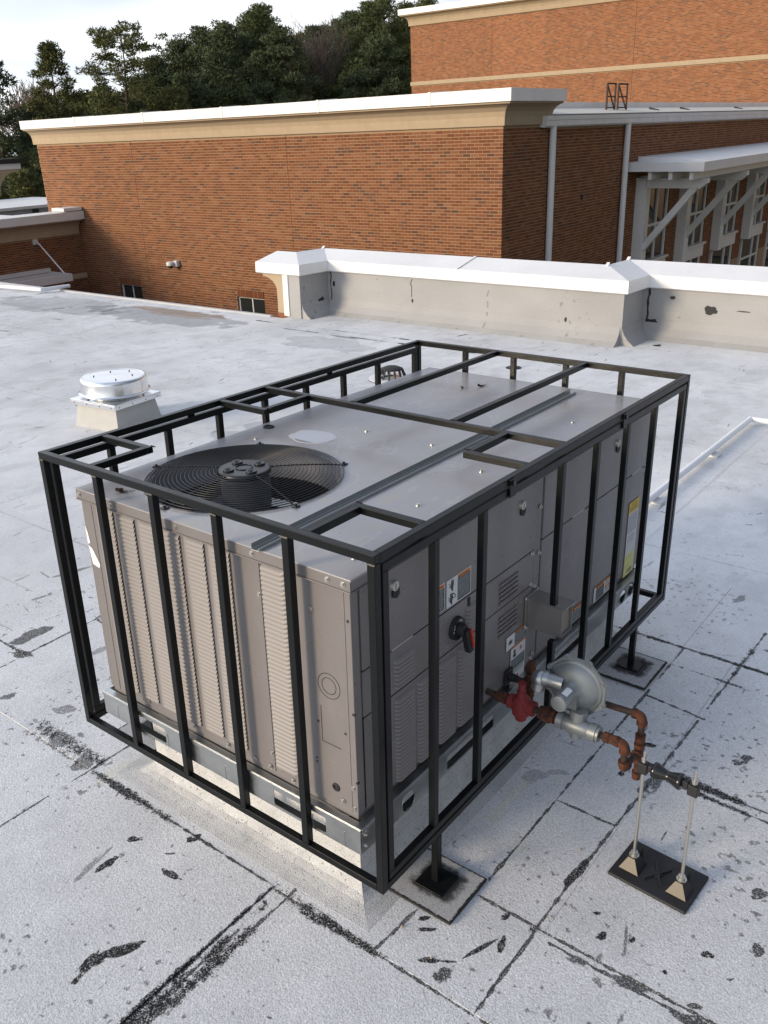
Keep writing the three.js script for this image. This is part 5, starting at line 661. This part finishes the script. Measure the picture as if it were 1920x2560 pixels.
// a point at horizontal distance d from the camera seen at column u (0..1659) of the picture
const MB = [[0.6049, 0.3393, -0.7204], [-0.0361, 0.9154, 0.4008], [0.7955, -0.2165, 0.566]];
const aim = (u, v, d) => { const q = [(u - 829.5) / 1874.8, -(v - 1106) / 1874.8, -1], w = MB.map((r) => r[0] * q[0] + r[1] * q[1] + r[2] * q[2]), l = Math.hypot(w[0], w[2]); return w.map((c, i) => camB[i] + c / l * d); };
const spot = (u, d) => { const p = aim(u, 200, d); return [p[0], p[2]]; };
const G1 = 'pines of the wood behind the long brick block';
const topH = (u, v, d) => 4.6 + aim(u, v, d)[1];                    // height of a crown whose tip shows at (u, v)
[[-12, 132, 66, 2.8, { clump: .8, from: .15, limbs: 44 }], [128, 96, 76, 2.9, { open: .15, from: .3, dens: 1.2, limbs: 46, clump: .8 }], [262, 68, 70, 2.7, { open: .6, from: .45, round: true, limbs: 56, dens: 1.0, tone: 3, clump: .72 }]].forEach(([u, v, d, R, o], i) => { const [x, z] = spot(u, d); pine(['dark pine cut by the picture rim above the entrance pavilion', 'pine with loose side boughs standing apart beside the bare wood', 'tall open pine whose limbs show through its round crown'][i], x, z, topH(u, v, d), R, { ...o }); });
[[345, 132, 80, 4.2], [395, 92, 84, 4.4], [440, 62, 82, 4.6], [488, 70, 86, 4.2], [515, 52, 80, 4.0], [556, 36, 88, 4.3], [580, 14, 82, 3.6], [618, 62, 78, 3.6], [762, 30, 90, 4.4], [800, 8, 84, 4.8], [842, -6, 88, 4.6], [880, 10, 92, 4.4], [915, 2, 98, 4.0], [470, 120, 76, 4.2], [700, 90, 96, 4.6], [410, 170, 74, 3.8], [560, 120, 78, 4.2], [360, 200, 72, 3.4], [640, 130, 84, 4.4], [820, 90, 82, 4.4], [740, 140, 86, 4.4], [500, 190, 76, 4.0], [870, 110, 84, 4.2], [300, 215, 78, 3.6], [230, 190, 82, 3.4], [380, 145, 95, 4.2], [425, 120, 98, 4.2], [465, 105, 100, 4.4], [535, 95, 100, 4.4], [590, 85, 102, 4.2], [620, 100, 96, 4.2], [660, 75, 104, 4.6], [720, 60, 104, 4.6], [780, 70, 100, 4.4], [850, 60, 102, 4.4], [330, 175, 92, 3.8], [180, 205, 92, 3.6], [90, 215, 88, 3.4], [900, 90, 104, 4.2], [410, 100, 92, 3.6], [600, 45, 92, 3.6], [532, 50, 94, 3.8], [735, 45, 96, 4.0], [690, 60, 98, 4.0], [820, 20, 96, 4.0], [345, 150, 86, 3.4], [290, 180, 96, 3.6], [240, 215, 90, 3.2], [60, 235, 86, 3.2], [150, 225, 94, 3.4], [-90, 150, 84, 3.8], [-150, 170, 90, 4.0], [-220, 140, 86, 4.2], [-300, 160, 92, 4.2], [-390, 150, 90, 4.2]].forEach(([u, v, d, R]) => { const [x, z] = spot(u, d); pine('dark green pine in the dense row behind the long brick block', x, z, topH(u, v, d), R * .92, { group: G1, from: .1, limbs: 60, clump: 1.0, dens: 1.15 }); });
[[662, 48, 84, .42], [705, 30, 86, .45]].forEach(([u, v, d, s], i) => { const [x, z] = spot(u, d); bare(['grey brown leafless tree among the dark pines', 'spreading leafless tree in front of the pines beside the tall hall'][i], x, z, topH(u, v, d) * 1.12, s, { lv: 6 }); });
[[15, 190, 120], [40, 178, 130], [62, 182, 118], [85, 196, 125], [190, 206, 120], [110, 200, 128], [330, 205, 110]].forEach(([u, v, d]) => { const [x, z] = spot(u, d); bare('pale brown leafless tree in the distant bare wood', x, z, topH(u, v, d) * 1.05, .6, { lv: 6, far: true, group: 'leafless trees of the distant wood' }); });
[[20, 380, 60], [38, 402, 66]].forEach(([u, v, d], i) => { const [x, z] = spot(u, d); pine(['young dark pine beside the entrance pavilion arch', 'low spreading young pine near the pale road'][i], x, z, Math.max(3, topH(u, v, d)), 2.0, { name: 'young_pine', from: .1, limbs: 24, clump: .8 }); });
renderer.render(scene, camera);
